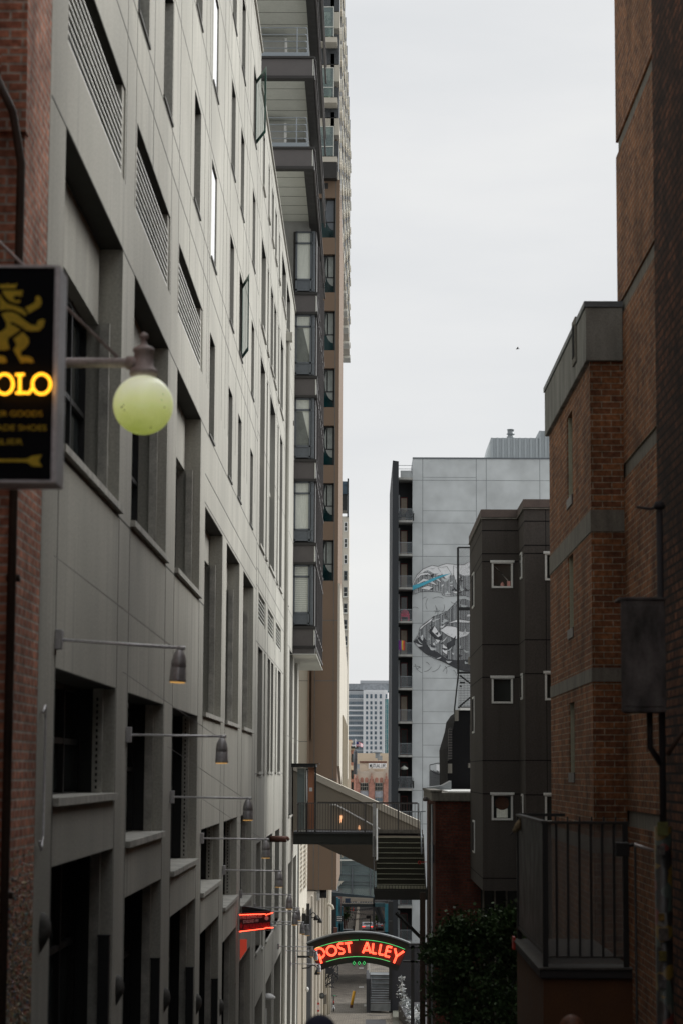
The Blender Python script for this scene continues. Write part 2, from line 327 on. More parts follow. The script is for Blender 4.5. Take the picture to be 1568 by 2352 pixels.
# big recessed openings
for a, b, c, d, h in big:
    w = MB()
    ys = [a+.06+(b-a-.12)*k/4 for k in range(5)]; zt = d-h
    for y in ys: w.box(X0-.46, X0-.40, y-.03, y+.03, max(c, -12), zt)
    for z in [max(c, -12)+.04, zt-.04]+([(c+zt)/2] if c > -10 else [d-1.0]): w.box(X0-.455, X0-.405, a, b, z-.03, z+.03)
    f = w.build('window' if c > -10 else 'shopfront', M['dark'], cb)
    MB().box(X0-.47, X0-.46, a, b, c, zt).build('pane', M['glass'], f)
    MB().box(X0-.24, X0-.13, b-.11, b, c, zt).build('window_jamb', M['sill'], cb); MB().box(X0-.24, X0-.13, a, a+.05, c, zt).build('window_jamb', M['sill'], cb)
    if d < 1 and d != .97: MB().box(X0-.495, X0-.25, b-.02, b-.001, max(c, -12.9)+.06, d-.001).build('dark_reveal_lining', M['dark'], cb)
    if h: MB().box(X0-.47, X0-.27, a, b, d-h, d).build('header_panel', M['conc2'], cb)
    if c > -10: MB().box(X0-.5, X0+.06, a-.02, b+.02, c-.02, c+.055).build('sill', M['sill'], cb)
# perforated vent strips beside the lower windows
for a, b, c, d in [(19.75, 24.6, -.3, .93), (32, 36.8, -1.5, .93), (44.1, 48.7, -2.76, -1.0), (38, 42.8, -2.14, -1.0)]:
    m_ = MB(); z = c+.1
    while z < d-.08: m_.box(X0-.20, X0-.18, b-.122, b-.111, z, z+.035); z += .07
    m_.build('perforated_strip', M['void'], cb)
# louvres
for a, b, c, d in lou+lou2:
    near = (a, b, c, d) in lou; n = 9 if near else 6; top = d-(.2 if near else .04); e = b-(.22 if near else .3)
    m_ = MB()
    for k in range(n):
        z = c+.03+(top-c-.03)*k/n; m_.box(X0-.022, X0-.012, a, e, z, z+.025)
    o = m_.build('louvre_panel', M['alu'], cb); dp_ = .28 if near else .19
    MB().box(X0-dp_, X0-dp_+.02, a, b, c, d).build('louvre_back', M['void'], o)
    f = MB().box(X0-.18, X0-.02, e, b, c, d)
    if near: f.box(X0-.25, X0-.13, a, e, top, top+.03)
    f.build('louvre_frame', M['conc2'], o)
# slot windows
for a, b, c, d in small:
    w = MB().box(X0-.2, X0-.13, a, a+.06, c, d).box(X0-.2, X0-.13, b-.06, b, c, d).box(X0-.2, X0-.13, a, b, c, c+.06).box(X0-.2, X0-.13, a, b, d-.06, d).box(X0-.2, X0-.14, a+.62, a+.67, c, d)
    f = w.build('slot_window', M['frameb'], cb)
    white = (a == 38.65 and c > 9 and c < 15)
    MB().box(X0-.21, X0-.18, a, b, c, d).build('pane', M['glass'], f)
    if white: tag(MB().box(X0-.05, X0-.03, a+.05, b-.08, c+.05, d-.08).build('bright_panel', M['blind'], cb), 'bright white screen filling the slot window')
    MB().box(X0-.18, X0+.025, a-.03, b+.03, c-.045, c).build('sill', M['joint'], cb)
for a, b, c, d in tall:
    cc = max(c, -13)
    w = MB()
    n = max(1, int((b-a)/1.3))
    for k in range(n+1): y = a+.03+(b-a-.06)*k/n; w.box(X0-.33, X0-.27, y-.03, y+.03, cc, d)
    zz = cc
    while zz < d: w.box(X0-.325, X0-.275, a, b, zz, zz+.06); zz += 1.65
    f = w.build('tall_window', M['frameb'], cb); MB().box(X0-.345, X0-.335, a, b, cc, d).build('pane', M['glass'], f)
    if cc > -10: MB().box(X0-.3, X0+.05, a-.05, b+.05, c-.07, c).build('sill', M['sill'], cb)
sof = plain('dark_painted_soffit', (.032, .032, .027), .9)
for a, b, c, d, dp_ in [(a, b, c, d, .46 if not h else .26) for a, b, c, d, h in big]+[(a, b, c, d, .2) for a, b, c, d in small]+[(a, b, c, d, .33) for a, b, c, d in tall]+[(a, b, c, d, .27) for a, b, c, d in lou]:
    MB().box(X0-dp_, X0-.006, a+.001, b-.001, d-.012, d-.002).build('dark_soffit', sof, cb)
# mid ledge where the tall recesses cross a floor
for a, b in ((76.4, 80.1), (82.2, 86), (88, 92)): MB().box(X0-.34, X0-.12, a, b, 1.22, 1.34).build('floor_ledge', M['conc'], cb)
for a, b in Bm: MB().box(X0-.34, X0-.14, a, b, 8.5, 8.62).build('floor_ledge', M['conc'], cb)
MB().box(X0-.34, X0-.14, 76.4, 80, 9.4, 9.55).build('floor_ledge', M['conc'], cb)
# open green casements
for (yh, z0, z1) in ((54.05, 15.9, 17.6), (48.95, 9.35, 11.1)):
    fx, fy = X0+(.30 if yh > 50 else .2), yh-1.15; hx = X0-.02
    def P(t, z, off=0): return (hx+(fx-hx)*t, yh+(fy-yh)*t+off, z)
    w = MB()
    for t0, t1, a, b in ((0, .08, z0, z1), (.84, 1, z0, z1), (.08, .84, z0, z0+.1), (.08, .84, z1-.1, z1)):
        w.v += [P(t0, a), P(t1, a), P(t1, a, .06), P(t0, a, .06), P(t0, b), P(t1, b), P(t1, b, .06), P(t0, b, .06)]
        n = len(w.v)-8
        for q in ((0, 3, 2, 1), (4, 5, 6, 7), (0, 1, 5, 4), (1, 2, 6, 5), (2, 3, 7, 6), (3, 0, 4, 7)): w.f.append(tuple(n+i for i in q))
    f = w.build('open_casement', M['green'], cb)
    MB().quad(P(.08, z0+.1, .03), P(.84, z0+.1, .03), P(.84, z1-.1, .03), P(.08, z1-.1, .03)).build('pane', M['cabg'], f)
# rainwater pipe and eye bolts high on the far end
mb = MB().tube([(X0+.08, 76.1, -11), (X0+.08, 76.1, 15.2)], .07).box(X0, X0+.22, 75.9, 76.3, 15.2, 15.5); mb.build('downpipe', M['conc'], cb)
mb = MB()
for z, y in ((13.05, 81.0), (11.75, 82.2)):
    mb.tube([(X0+.12, y+.09*math.cos(t), z+.09*math.sin(t)) for t in [k*math.pi/6 for k in range(12)]], .015, 6, True)
mb.build('eye_bolt', M['dsteel'], cb)
# ================================================================ LEFT BRICK BUILDING
bb = thing('brick_building', 'red brick building with chewing gum on its lower wall, at the left edge', 'building')
MB().box(-9, -2.8, 17.35, 18.7, -14, 14).build('wall', M['brickL'], bb)
MB().box(-9, -3.12, -25, 17.34, -14, 15).build('side_wall', M['brickL'], bb)  # run on unseen behind the camera to block sky light
MB().box(-3.0, -2.785, 17.3, 17.46, 5.2, 5.9).build('brick_corbel', M['brickL'], bb)
dp = MB().tube([(-3.05, 17.0, 5.7), (-2.86, 17.1, 5.3), (-2.80, 17.2, 4.9), (-2.80, 17.2, -12)], .035, 10)
for z in (4, 1.5, -1, -3): dp.box(-2.85, -2.75, 17.24, 17.34, z, z+.05)
tag(dp.build('drainpipe', M['pipe'], None, True), 'dark brown drainpipe running down the red brick wall at the left edge', 'pipe')
g = MB()
for k in range(5200):
    z = -2.9+random.random()*2.4; y = 17.35+random.random()*1.3
    if z > -1.5 and random.random() < (z+1.5)/.9: continue
    r = .008+random.random()*.014
    if random.random() < .45: p = Vector((-2.8-random.random()*.5, 17.35, z)); n = (0, -1)
    else: p = Vector((-2.8, y, z)); n = (1, 0)
    a = [(math.cos(t+k)*r*(.7+.6*random.random()), math.sin(t+k)*r) for t in (0, 1.25, 2.5, 3.75, 5.0)]
    c = p+Vector((n[0], n[1], 0))*.014
    ring = [p+Vector((0, u, w)) if n[0] else p+Vector((u, 0, w)) for u, w in a]
    i = len(g.v); g.v += [tuple(q) for q in ring]+[tuple(c)]
    for j in range(5): g.f.append((i+j, i+(j+1) % 5, i+5))
tag(g.build('chewing_gum', M['gum']), 'countless coloured chewing gum blobs stuck on the lower red brick wall', 'gum', kind='stuff')
tag(MB().tube([(X0+.03, 18.85, .5), (X0+.03, 18.98, .56), (X0+.03, 19.0, .45), (X0+.03, 19.0, -.55), (X0+.03, 18.9, -.68), (X0+.03, 18.8, -.6)], .012, 6).build('wall_conduit', M['silver'], None, True), 'thin bent metal conduit on the first pale pillar beside the red brick', 'conduit')
# ================================================================ WALL LAMPS
K = 1.13
def lamp_proto():
    t = thing('alley_lamp', 'x', 'lamp', group='arm lamps along the concrete building')
    MB().box(0, .06, -.07, .07, -.09, .09).build('wall_plate', M['lamp'], t, bevel=.006)
    MB().tube([(.05, 0, 0), (K+.02, 0, -.015)], .0145, 10).lathe([(0, K-.02), (.02, K-.02), (.02, K+.05), (0, K+.05)], (0, 0, -.015), 10, 'x').build('arm', M['silver'], t, True)
    MB().lathe([(0, -.03), (.022, -.03), (.04, -.05), (.058, -.09), (.068, -.14), (.07, -.185), (.066, -.19), (.071, -.2), (.076, -.31), (.076, -.325), (.07, -.325), (.06, -.3), (0, -.29)], (K, 0, 0), 20).build('lamp_head', M['lamp'], t, True)
    MB().lathe([(0, -.318), (.069, -.318), (.07, -.334), (0, -.336)], (K, 0, 0), 16).build('lamp_lens', M['warm'], t)
    MB().tube([(K-.08, 0, 0), (0, -.5, .72)], .0035, 5).build('stay_cable', M['lamp'], t)
    return t
lp = lamp_proto()
spots = [(125, 1469, 19.75), (290, 1688, 25.8), (392, 1831, 31.8), (462, 1926, 37.8), (513, 1999, 43.8), (553, 2054, 50.0)]
pts = [at(x, y, d) for x, y, d in spots]
pts = [Vector((X0, d, at(x, y, d).z)) for x, y, d in spots]
for x, y, d in ((681, 2094, 54.2), (686, 2085, 56.6), (698, 2118, 61), (709, 2124, 66.5), (719, 2175, 72.5), (728, 2185, 79), (735, 2215, 85)):
    pts.append(Vector((X0, d, at(x, y, d).z)))
names = ['nearest and highest arm lamp, on the first pale pillar with a warm lit rim', 'second arm lamp from the near end, on the pillar after the first wide opening', 'third arm lamp from the near end on the grey pillars', 'fourth arm lamp from the near end, level with the rust coloured pipe',
 'fifth arm lamp from the near end, above the red neon pub sign', 'sixth arm lamp from the near end, just above the red neon pub sign', 'arm lamp coming out from behind the top edge of the red neon pub sign', 'arm lamp partly hidden behind the one beside the top of the pub sign',
 'arm lamp coming out from behind the middle of the red neon pub sign', 'arm lamp just right of and below the pub sign, farther of its pair', 'arm lamp whose head hangs before the left tip of the arched neon sign', 'arm lamp whose head hangs over the first letter of the arched neon sign', 'last and lowest arm lamp, its head under the left end of the arched sign']
for i, p in enumerate(pts):
    o = lp if i == 0 else copy_tree(lp); o.location = p; o['label'] = names[i]; o.rotation_euler = (0, .05 if i == 0 else 0, 0)
# near-black upright wall lights and rounded fixtures between the shopfronts
ba = [(24.5, 2151), (30.6, 2203), (36.7, 2224), (42.9, 2250), (49.0, 2261)]
ordn = ['first', 'second', 'third', 'fourth', 'fifth']
for i, (y, v) in enumerate(ba):
    p = atX(835-14000/y, v, X0); z = at(835-14500/y, v, y).z
    o = MB().box(X0-.12, X0, y-.12, y-.01, -9.5-i*.7, z).box(X0-.13, X0+.005, y-.13, y, z, z+.02).build('wall_post', M['dark'])
    tag(o, f'{ordn[i]} near-black upright post against the grey pillars, counted from the near end', 'post', 'black posts on the pillars')
for i, (y, v) in enumerate([(19.2, 2138), (25.2, 2268), (31.3, 2290), (37.4, 2300), (43.5, 2308)]):
    z = atX(835-14000/y, v-8, X0).z
    o = MB().lathe([(0, .15), (.05, .145), (.09, .12), (.115, .06), (.12, 0), (.115, -.05), (.07, -.13), (.03, -.2), (0, -.21)], (X0-.03, y, z), 18).build('wall_uplight', M['fix'], None, True)
    tag(o, f'rounded dark wall light low on the {ordn[i]} pale pillar from the near end', 'wall light', 'rounded wall lights')
# pub sign
k8 = cr(940, 3600, 7.4667)
YP = 49.3
ps = thing('pub_sign', 'slanted black and red neon pub entrance sign sticking out from the grey wall', 'sign', at(588, 2118, YP))
def P8(x, y, Y=YP): return at(*k8(x, y), Y)
def board(pts, Y0, Y1, mat, name, par):
    q = [P8(x, y) for x, y in pts]; return MB().prism([(p.x, p.z) for p in q], (Y0, Y1), 'y').build(name, mat, par)
bd = plain('sign_black_red', (.035, .012, .02), .4, var=.5, scale=3)
board([(135, 415), (1060, 335), (1060, 900), (135, 965)], YP, YP+.12, bd, 'board', ps)
board([(200, 225), (300, 215), (1040, 335), (1040, 345), (200, 420)], YP+.13, YP+.4, M['dark'], 'canopy', ps)
red2 = plain('sign_red_print', (.42, .03, .04), .5)
board([(140, 475), (860, 470), (860, 520), (560, 590), (140, 600)], YP-.004, YP, plain('sign_maroon', (.2, .01, .02), .5), 'banner', ps)
board([(250, 740), (1050, 675), (1050, 800), (260, 890)], YP-.004, YP, plain('sign_maroon2', (.16, .01, .02), .5), 'banner', ps)
for pl in ([(135, 452), (920, 428)], [(920, 462), (1145, 388)], [(135, 955), (920, 860)], [(915, 838), (1150, 838)]):
    MB().tube([tuple(P8(*q)+Vector((0, -.05, 0))) for q in pl], .0085, 8).build('neon_tube', M['neonr'], ps, True)
def text(s, size, mat, parent, p, xdir=(1, 0), squash=1, skew=0, name='lettering', depth=.004, align='CENTER', bold=0):
    cu = bpy.data.curves.new(name, 'FONT'); cu.body = s; cu.size = size; cu.extrude = depth; cu.align_x = align; cu.align_y = 'CENTER'; cu.offset = bold
    o = bpy.data.objects.new(name, cu); C.objects.link(o); dg = bpy.context.evaluated_depsgraph_get(); dg.update()
    me = bpy.data.meshes.new_from_object(o.evaluated_get(dg)); bpy.data.objects.remove(o)
    for v in me.vertices:
        x, y, z = v.co; v.co = (x*squash, -z, y+x*squash*skew)
    me.materials.clear(); me.materials.append(mat); r = bpy.data.objects.new(name, me); C.objects.link(r)
    r.parent = parent; r.location = Vector(p)-parent.location; return r
pale = plain('sign_pale_print', (.62, .5, .52), .5)
def ptext(s, x0, y0, x1, y1, h, mat, bold=.002):
    a, b = P8(x0, y0), P8(x1, y1); w = b.x-a.x; m = (a+b)/2; sz = h/7.4667*.57415*YP/F*1.4
    o = text(s, sz, mat, ps, (m.x, YP-.008, m.z), skew=(b.z-a.z)/w, bold=bold)
    xs = [v.co.x for v in o.data.vertices]; k = w/(max(xs)-min(xs))
    for v in o.data.vertices: xx = v.co.x; v.co.z += (xx*k-xx)*(b.z-a.z)/w; v.co.x = xx*k
ptext('E PIKE BREWING CO.', 150, 540, 820, 500, 95, pale); ptext('ESTABLISHED 1989', 250, 670, 705, 632, 85, pale)
ptext('PIKE PUB ENTRANCE', 275, 830, 1045, 745, 120, red2, .004)
c = P8(950, 560); MB().lathe([(0, -.012), (.045, -.012), (.045, -.006), (.03, -.006), (.03, -.003), (0, -.003)], (c.x, YP, c.z), 20, 'y').build('emblem', pale, ps)
c = P8(190, 770); MB().prism([(c.x-.035, c.z), (c.x, c.z+.07), (c.x+.035, c.z), (c.x, c.z-.09)], (YP-.012, YP-.005), 'y').build('emblem', red2, ps)
o = board([(137, 1210), (345, 1210), (345, 1530), (137, 1830)], YP+.2, YP+.23, None or glow('lit_red_poster', (.6, .07, .04), .35), 'window_sign', None)
tag(o, 'glowing red window sign just below the slanted pub sign', 'sign')
# rust pipe, lamp dome, parking sign
k3 = cr(950, 3000, 2.94)
a = at(*k3(430, 1052), 66); b = at(*k3(600, 1052), 66)
tag(MB().tube([(X0, 66, a.z), (b.x-.05, 66, a.z)], .17/2*1.1, 16).tube([(b.x-.05, 66, a.z), (b.x+.02, 66, a.z+.04)], .09, 16, False, .05).build('wall_pipe', M['rust'], None, True), 'rusty red brown pipe stub sticking out of the grey wall left of the footbridge', 'pipe')
p = at(617, 2292, 66)
dl = thing('dome_light', 'pale dome shaped lamp low on the grey wall above the small street sign', 'lamp', p)
MB().lathe([(0, .12), (.08, .11), (.2, .03), (.22, -.02), (.12, -.07), (0, -.08)], p, 20).build('dome', M['white'], dl, True)
MB().box(X0, p.x, 65.95, 66.05, p.z+.08, p.z+.15).build('bracket', M['silver'], dl)
p = at(602, 2342, 64)
sg = MB().box(p.x-.14, p.x+.14, 64, 64.02, p.z-.35, p.z+.3).build('street_sign', M['white']); tag(sg, 'small white rectangular street sign at the bottom, below the dome lamp', 'sign')
MB().box(p.x-.09, p.x+.09, 63.993, 63.999, p.z-.2, p.z-.02).build('symbol_panel', plain('sign_blue', (.02, .08, .3), .5), sg)
# ================================================================ NEAR SHOP SIGN
YS = 11.0; s0 = at(60, 860, YS)
ls = thing('shop_sign', 'large black hanging sign with a gold lion, amber neon letters and a gold arrow', 'sign', s0)
kz = cr(0, 1050, 2.6115)
a = at(134, 615, YS); b = at(122, 1103, YS)
xl = a.x-1.02*.55; xr = at(128, 860, YS).x
MB().box(xl, xr-.004, YS, YS+.26, b.z, a.z).build('panel', M['black'], ls)
MB().box(xr-.012, xr+.012, YS-.01, YS+.27, b.z-.012, a.z+.012).box(xl, xr-.013, YS-.01, YS+.27, a.z+.001, a.z+.013).box(xl, xr-.013, YS-.01, YS+.27, b.z-.013, b.z-.001).build('edge_trim', M['silver'], ls)
MB().box(-4, xl-.001, YS+.1, YS+.16, a.z-.3, a.z-.24).box(-4, xl-.001, YS+.1, YS+.16, b.z+.24, b.z+.3).build('bracket', M['silver'], ls)
def Pz(x, y): p = at(*kz(x, y), YS); return (p.x, p.z)
lion = [[(0, 222), (25, 238), (45, 222), (60, 238), (85, 212), (105, 238), (130, 222), (150, 235), (182, 215), (165, 270), (0, 270)],
 [(22, 292), (240, 292), (228, 355), (175, 345), (150, 350), (140, 375), (165, 395), (215, 390), (208, 422), (160, 422), (100, 400), (50, 350)],
 [(0, 320), (30, 385), (80, 430), (180, 460), (240, 485), (280, 530), (270, 560), (200, 520), (130, 492), (50, 490), (0, 500)],
 [(262, 470), (350, 430), (375, 400), (370, 365), (400, 345), (425, 365), (438, 420), (415, 465), (360, 500), (300, 535), (290, 500)],
 [(15, 540), (60, 518), (130, 518), (190, 545), (260, 605), (320, 650), (380, 660), (400, 610), (440, 590), (470, 600), (455, 670), (410, 712), (330, 718), (270, 705), (200, 655), (130, 618), (100, 640), (160, 665), (212, 705), (150, 745), (85, 790), (80, 830), (102, 900), (60, 915), (-80, 915), (-80, 750), (20, 720), (68, 680), (65, 620)],
 [(140, 800), (240, 725), (300, 790), (305, 840), (270, 890), (215, 930), (225, 980), (300, 980), (340, 1000), (355, 1045), (320, 1050), (280, 1040), (220, 1050), (185, 990), (140, 910), (172, 870), (165, 840)],
 [(-60, 975), (30, 975), (60, 990), (75, 1040), (40, 1052), (-60, 1040)], [(-10, 330), (-90, 420), (-120, 560), (-95, 640), (-40, 560), (-10, 500)]]
m_ = MB()
for pl in lion: m_.prism([Pz(x, y) for x, y in pl], (YS-.006, YS-.001), 'y')
m_.build('lion_emblem', M['gold'], ls)
m_ = MB(); m_.prism([Pz(x, y) for x, y in [(-200, 2055), (280, 2055), (340, 2020), (440, 2010), (405, 2070), (440, 2135), (340, 2130), (280, 2085), (-200, 2085)]], (YS-.006, YS-.001), 'y'); m_.build('arrow', M['gold'], ls)
def zt(pts, n): return [(p[0], YS-.045, p[1]) for p in [Pz(x, y) for x, y in pts]]
m_ = MB()
for cx, rx in ((62, 88), (447, 94)):
    m_.tube(zt([(cx+rx*math.cos(t), 1285+104*math.sin(t)) for t in [k*2*math.pi/32 for k in range(32)]], 0), .0075, 8, True)
m_.tube(zt([(178, 1188), (268, 1185)], 0), .0075).tube(zt([(222, 1188), (222, 1375)], 0), .0075).tube(zt([(180, 1378), (320, 1378), (345, 1330)], 0), .0075)
m_.build('neon_letters', M['neony'], ls, True)
def ztext(s, xr_, y, h, pitch):
    p = Pz(xr_, y); o = text(s, h/2.6115*.57415*YS/F*1.42, M['gold'], ls, (p[0], YS-.006, p[1]), align='RIGHT', depth=.002)
    xs = [v.co.x for v in o.data.vertices]; k = (pitch/2.6115*.57415*YS/F)/(max(xs)-min(xs)); mx = max(xs)
    for v in o.data.vertices: v.co.x = (v.co.x-mx)*k
ztext('ER GOODS', 445, 1585, 62, 475); ztext('ADE SHOES', 488, 1732, 62, 530); ztext('ELIER', 240, 1878, 62, 290)
# globe street lamp
YG = 15.0; gp = at(329, 930, YG)
gl = thing('globe_lamp', 'round yellow green glass globe lamp hanging from a painted iron arm', 'street lamp', gp)
MB().lathe([(.21*math.sin(t), .21*math.cos(t)) for t in [.0001+k*(math.pi-.0002)/24 for k in range(25)]], gp, 40).build('globe', M['globe'], gl, True)
m_ = MB()
for x, y, r in ((375, 905, .005), (372, 918, .004), (378, 935, .005), (347, 982, .006), (286, 942, .005), (280, 935, .007), (284, 930, .005)):
    q = at(x, y, YG-.2); m_.lathe([(0, -r), (r, 0), (0, r)], q, 8)
m_.build('dead_insects', M['void'], gl)
z = gp.z
MB().lathe([(.085, .2), (.1, .215), (.1, .24), (.085, .26), (.068, .265), (.068, .37), (.078, .38), (.075, .4), (.04, .42), (.02, .43), (.02, .47), (.032, .475), (.03, .5), (0, .52)], gp, 24).build('fitter_cap', M['armp'], gl, True)
ay = at(200, 833, YG).z
MB().tube([(-2.9, YG, ay), (gp.x-.06, YG, ay)], .036, 14).lathe([(.036, -.12), (.048, -.12), (.048, -.02), (.036, -.02)], (gp.x, YG, ay), 14, 'x').build('arm', M['armp'], gl, True)
q0 = at(270, 820, YG); q1 = at(145, 698, YG)
MB().tube([tuple(q0), tuple(q1+(q1-q0)*3)], .012, 8).build('brace', M['armp'], gl, True)
# ================================================================ DARK STEEL APARTMENTS (oriels, balconies)
ap = thing('apartment_building', 'apartments with dark steel beams, railed balconies and glazed bays rising behind the grey concrete wall', 'building')
YB = 85.5; xr = at(727, 1000, YB).x; xl = X0-.1
kA = cr(600, 0, 1.9122); kB = cr(700, 1100, 2.1778)
def zB(v, Y=YB): return at(700, v, Y).z
MB().box(-9, xr-.3, 86.25, 100, 5, 44).build('wall', M['bwall'], ap)
zt0 = zB(530)
for n in range(5):
    o = 191.9*n; z = lambda v: zB(v+o)
    xg = xr-.17
    wtop, wbot = z(530), z(668)
    m_ = MB()
    m_.box(xl, xr-.02, YB+.02, YB+.5, z(718 if n < 4 else 1502-191.9*4), z(675)) if True else 0
    b_ = m_.build('fascia_beam', M['steel'], ap)
    MB().box(xl, xr+.03, YB-.06, YB+.6, z(677), z(671)).build('beam_flange', M['dsteel'], b_); MB().box(xl, xr+.03, YB-.06, YB+.6, z(721), z(716)).build('beam_flange', M['dsteel'], b_)
    MB().box(xr-.06, xr-.02, YB-.01, YB+.02, z(715), z(679)).build('beam_end', M['blind'] if False else M['soffit'], b_)
    f = MB(); xs = [xl, xr-.28, xr-.1]
    f.box(xl+.1, xl+.17, YB+.1, YB+.18, wbot, wtop).box(xr-.3, xr-.23, YB+.1, YB+.18, wbot, wtop).box(xr-.2, xr-.1, YB+.12, YB+.3, wbot, wtop)
    for v in (531, 556.5, 640, 664): f.box(xl+.1, xr-.1, YB+.1, YB+.18, z(v)-.035, z(v)+.035)
    fr = f.build('bay_window', M['frameb'], ap)
    MB().box(xl+.1, xr-.25, YB+.14, YB+.17, z(664), z(640)).build('sill_panel', M['frameb'], fr)
    cm = M['curt']
    MB().box(xl+.12, xr-.27, YB+.17, YB+.18, z(640), wtop).build('curtain', cm, fr)
    if n == 4:
        mm = MB()
        for k in range(22): zz = z(640)+.06+k*(wtop-z(640)-.06)/22; mm.box(xl+.13, xr-.28, YB+.155, YB+.166, zz, zz+.035)
        mm.build('venetian_blind', M['soffit'], fr)
    if n in (1, 2): MB().prism([(xl+.14, z(640)), (xl+.75, z(640)), (xl+.42, z(560)), (xl+.14, z(560))], (YB+.155, YB+.166), 'y').build('curtain_fold', plain('shaded_drape', (.2, .21, .19), .9), fr)
    MB().box(xl+.1, xr-.22, YB+.145, YB+.15, z(640), wtop).build('pane', M['wglass'], fr)
    # side face, stepping slab edges that run back along the alley
    MB().box(xl, xr-.05, YB+.5, 100, wbot-.1, wtop+.1).build('side_panel', M['dsteel'], ap)
    s_ = MB()
    for zz in (z(715), z(677)): s_.box(xr-.05, xr+.02, YB, 101, zz-.05, zz+.03)
    for k in range(1, 6): s_.box(xr-.05, xr+.04, YB+k*2.6, YB+k*2.6+.12, z(1+715), z(530))
    s_.build('side_beam', M['steel'], ap)
    s_ = MB().prism([(86, z(677)), (100, z(677)), (100, z(716)), (86, z(716))], (xr-.05, xr-.01), 'x'); s_.build('side_band', M['dsteel'], ap)
zs = z(1502-191.9*4)
MB().box(xl, xr+.05, YB-.05, 99, at(700, 1502, YB).z-.03, at(700, 1502, YB).z).build('bay_underside', M['soffit'], ap)
# balconies above the roof
YT = 77.5; xrb = at(721, 250, YT).x
def zT(v): return at(700, v, YT).z
for n in range(-2, 2):
    o = 208*n; top = zT(129+o); bot = zT(180+o)
    b_ = MB().box(-7, xrb-.05, YT, YT+.25, bot+.1, top-.08).build('fascia_beam', M['steel'], ap)
    MB().box(-7, xrb+.03, YT-.08, YT+.3, top-.08, top).build('beam_flange', M['dsteel'], b_); MB().box(-7, xrb+.03, YT-.08, YT+.3, bot, bot+.1).build('beam_flange', M['dsteel'], b_)
    MB().box(xrb-.05, xrb-.02, YT-.01, YT+.05, bot+.11, top-.09).build('beam_end', M['soffit'], b_)
    MB().box(-7, xrb-.35, YT+.31, YB+.2, bot+.16, bot+.2).build('soffit', M['soffit'], ap)
    j = MB()
    for k in range(1, 6): j.box(-7, xrb-.35, YT+.31+k*1.35, YT+.33+k*1.35, bot+.15, bot+.16)
    j.build('soffit_joint', M['joint'], ap)
    MB().box(xrb-.35, xrb+.0, YT+.31, YB+8, bot, top).build('side_beam', M['dsteel'], ap)
    MB().box(xrb-.02, xrb+.06, YT+.31, YB+14, top-.06, top).box(xrb-.02, xrb+.06, YT+.31, YB+14, bot, bot+.06).build('beam_edge', M['steel'], ap)
    MB().box(-7, xrb-.36, YT+.31, YB, top-.1, top-.02).build('balcony_floor', M['conc2'], ap)
    # kerb and rail
    MB().box(-7, xrb-.2, YT+.1, YT+.16, top+.0, top+.2).build('kerb_plate', M['railg'], ap)
    r = MB()
    for k in range(4):
        zz = top+.36+.26*k; e = xrb-.28
        r.tube([(-7, YT+.12, zz), (e-.05, YT+.12, zz), (e-.01, YT+.14, zz), (e, YT+.19, zz), (e, YB, zz)], .022, 6)
    for px in (e-.35, -3.9, -5.2): r.box(px-.02, px+.02, YT+.1, YT+.14, top+.2, top+1.16)
    r.build('railing', M['railg'], ap)
    # back wall and column of the balcony
    w1 = at(652, 250, 82).x
    MB().box(-9, w1, 82.5, 83.4, top-.02, top+2.42).build('balcony_wall', M['bwall'], ap)
    MB().box(w1, w1+.09, 82.45, 82.6, top-.02, top+2.42).build('white_post', M['white'], ap)
    f = MB().box(w1+.09, w1+.8, 84.4, 84.5, top, top+2.2).build('balcony_door', M['frameb'], ap); MB().box(w1+.16, w1+.74, 84.37, 84.39, top+.1, top+2.1).build('pane', M['glass'], f)
# thin roof slabs seen edge on, further along
m_ = MB()
for k in range(7):
    Yk = 92+k*1.2; xx = xr+.05+.13*k*.4
# ================================================================ BROWN TOWER
YW = 112.0
tt = thing('brown_tower', 'tall brown panelled tower with dark teal windows and glass balconies near its top', 'building')
def W(u, v, Y=YW): return at(u, v, Y)
xe = W(775.5, 1500).x; xi = W(721, 1700).x
ztop = W(760, 412).z; zbot = W(740, 2045).z
teal = [(453.5, 545), (583, 671), (713, 804), (845, 935), (977, 1068), (1109, 1198), (1240, 1334)]
hs = [(W(700, b).z, W(700, a).z) for a, b in teal]
xw = W(768, 1000).x
m_ = MB(); zc = ztop
for (z0, z1) in hs: m_.box(-6, xw, YW, YW+.4, z1, zc); zc = z0
m_.box(-6, xw, YW, YW+.4, zbot, zc); m_.box(xw, xe, YW, YW+18, zbot, ztop); m_.box(-6, xw-.02, YW+.6, YW+18, zbot, ztop)
m_.build('wall', M['tan'], tt)
j = MB(); j.box(xw+.0, xw+.035, YW-.004, YW, zbot, ztop)
for v in (1425, 1564, 1790, 1855): j.box(xi, xe, YW-.004, YW, W(740, v).z-.02, W(740, v).z+.02)
xj = W(723, 1900).x
j.box(xi, xi+.04, YW-.004, YW, zbot, W(720, 1505).z); j.box(W(732, 1950).x, W(732, 1950).x+.03, YW-.004, YW, zbot, W(720, 1925).z)
j.build('panel_joints', M['joint'], tt)
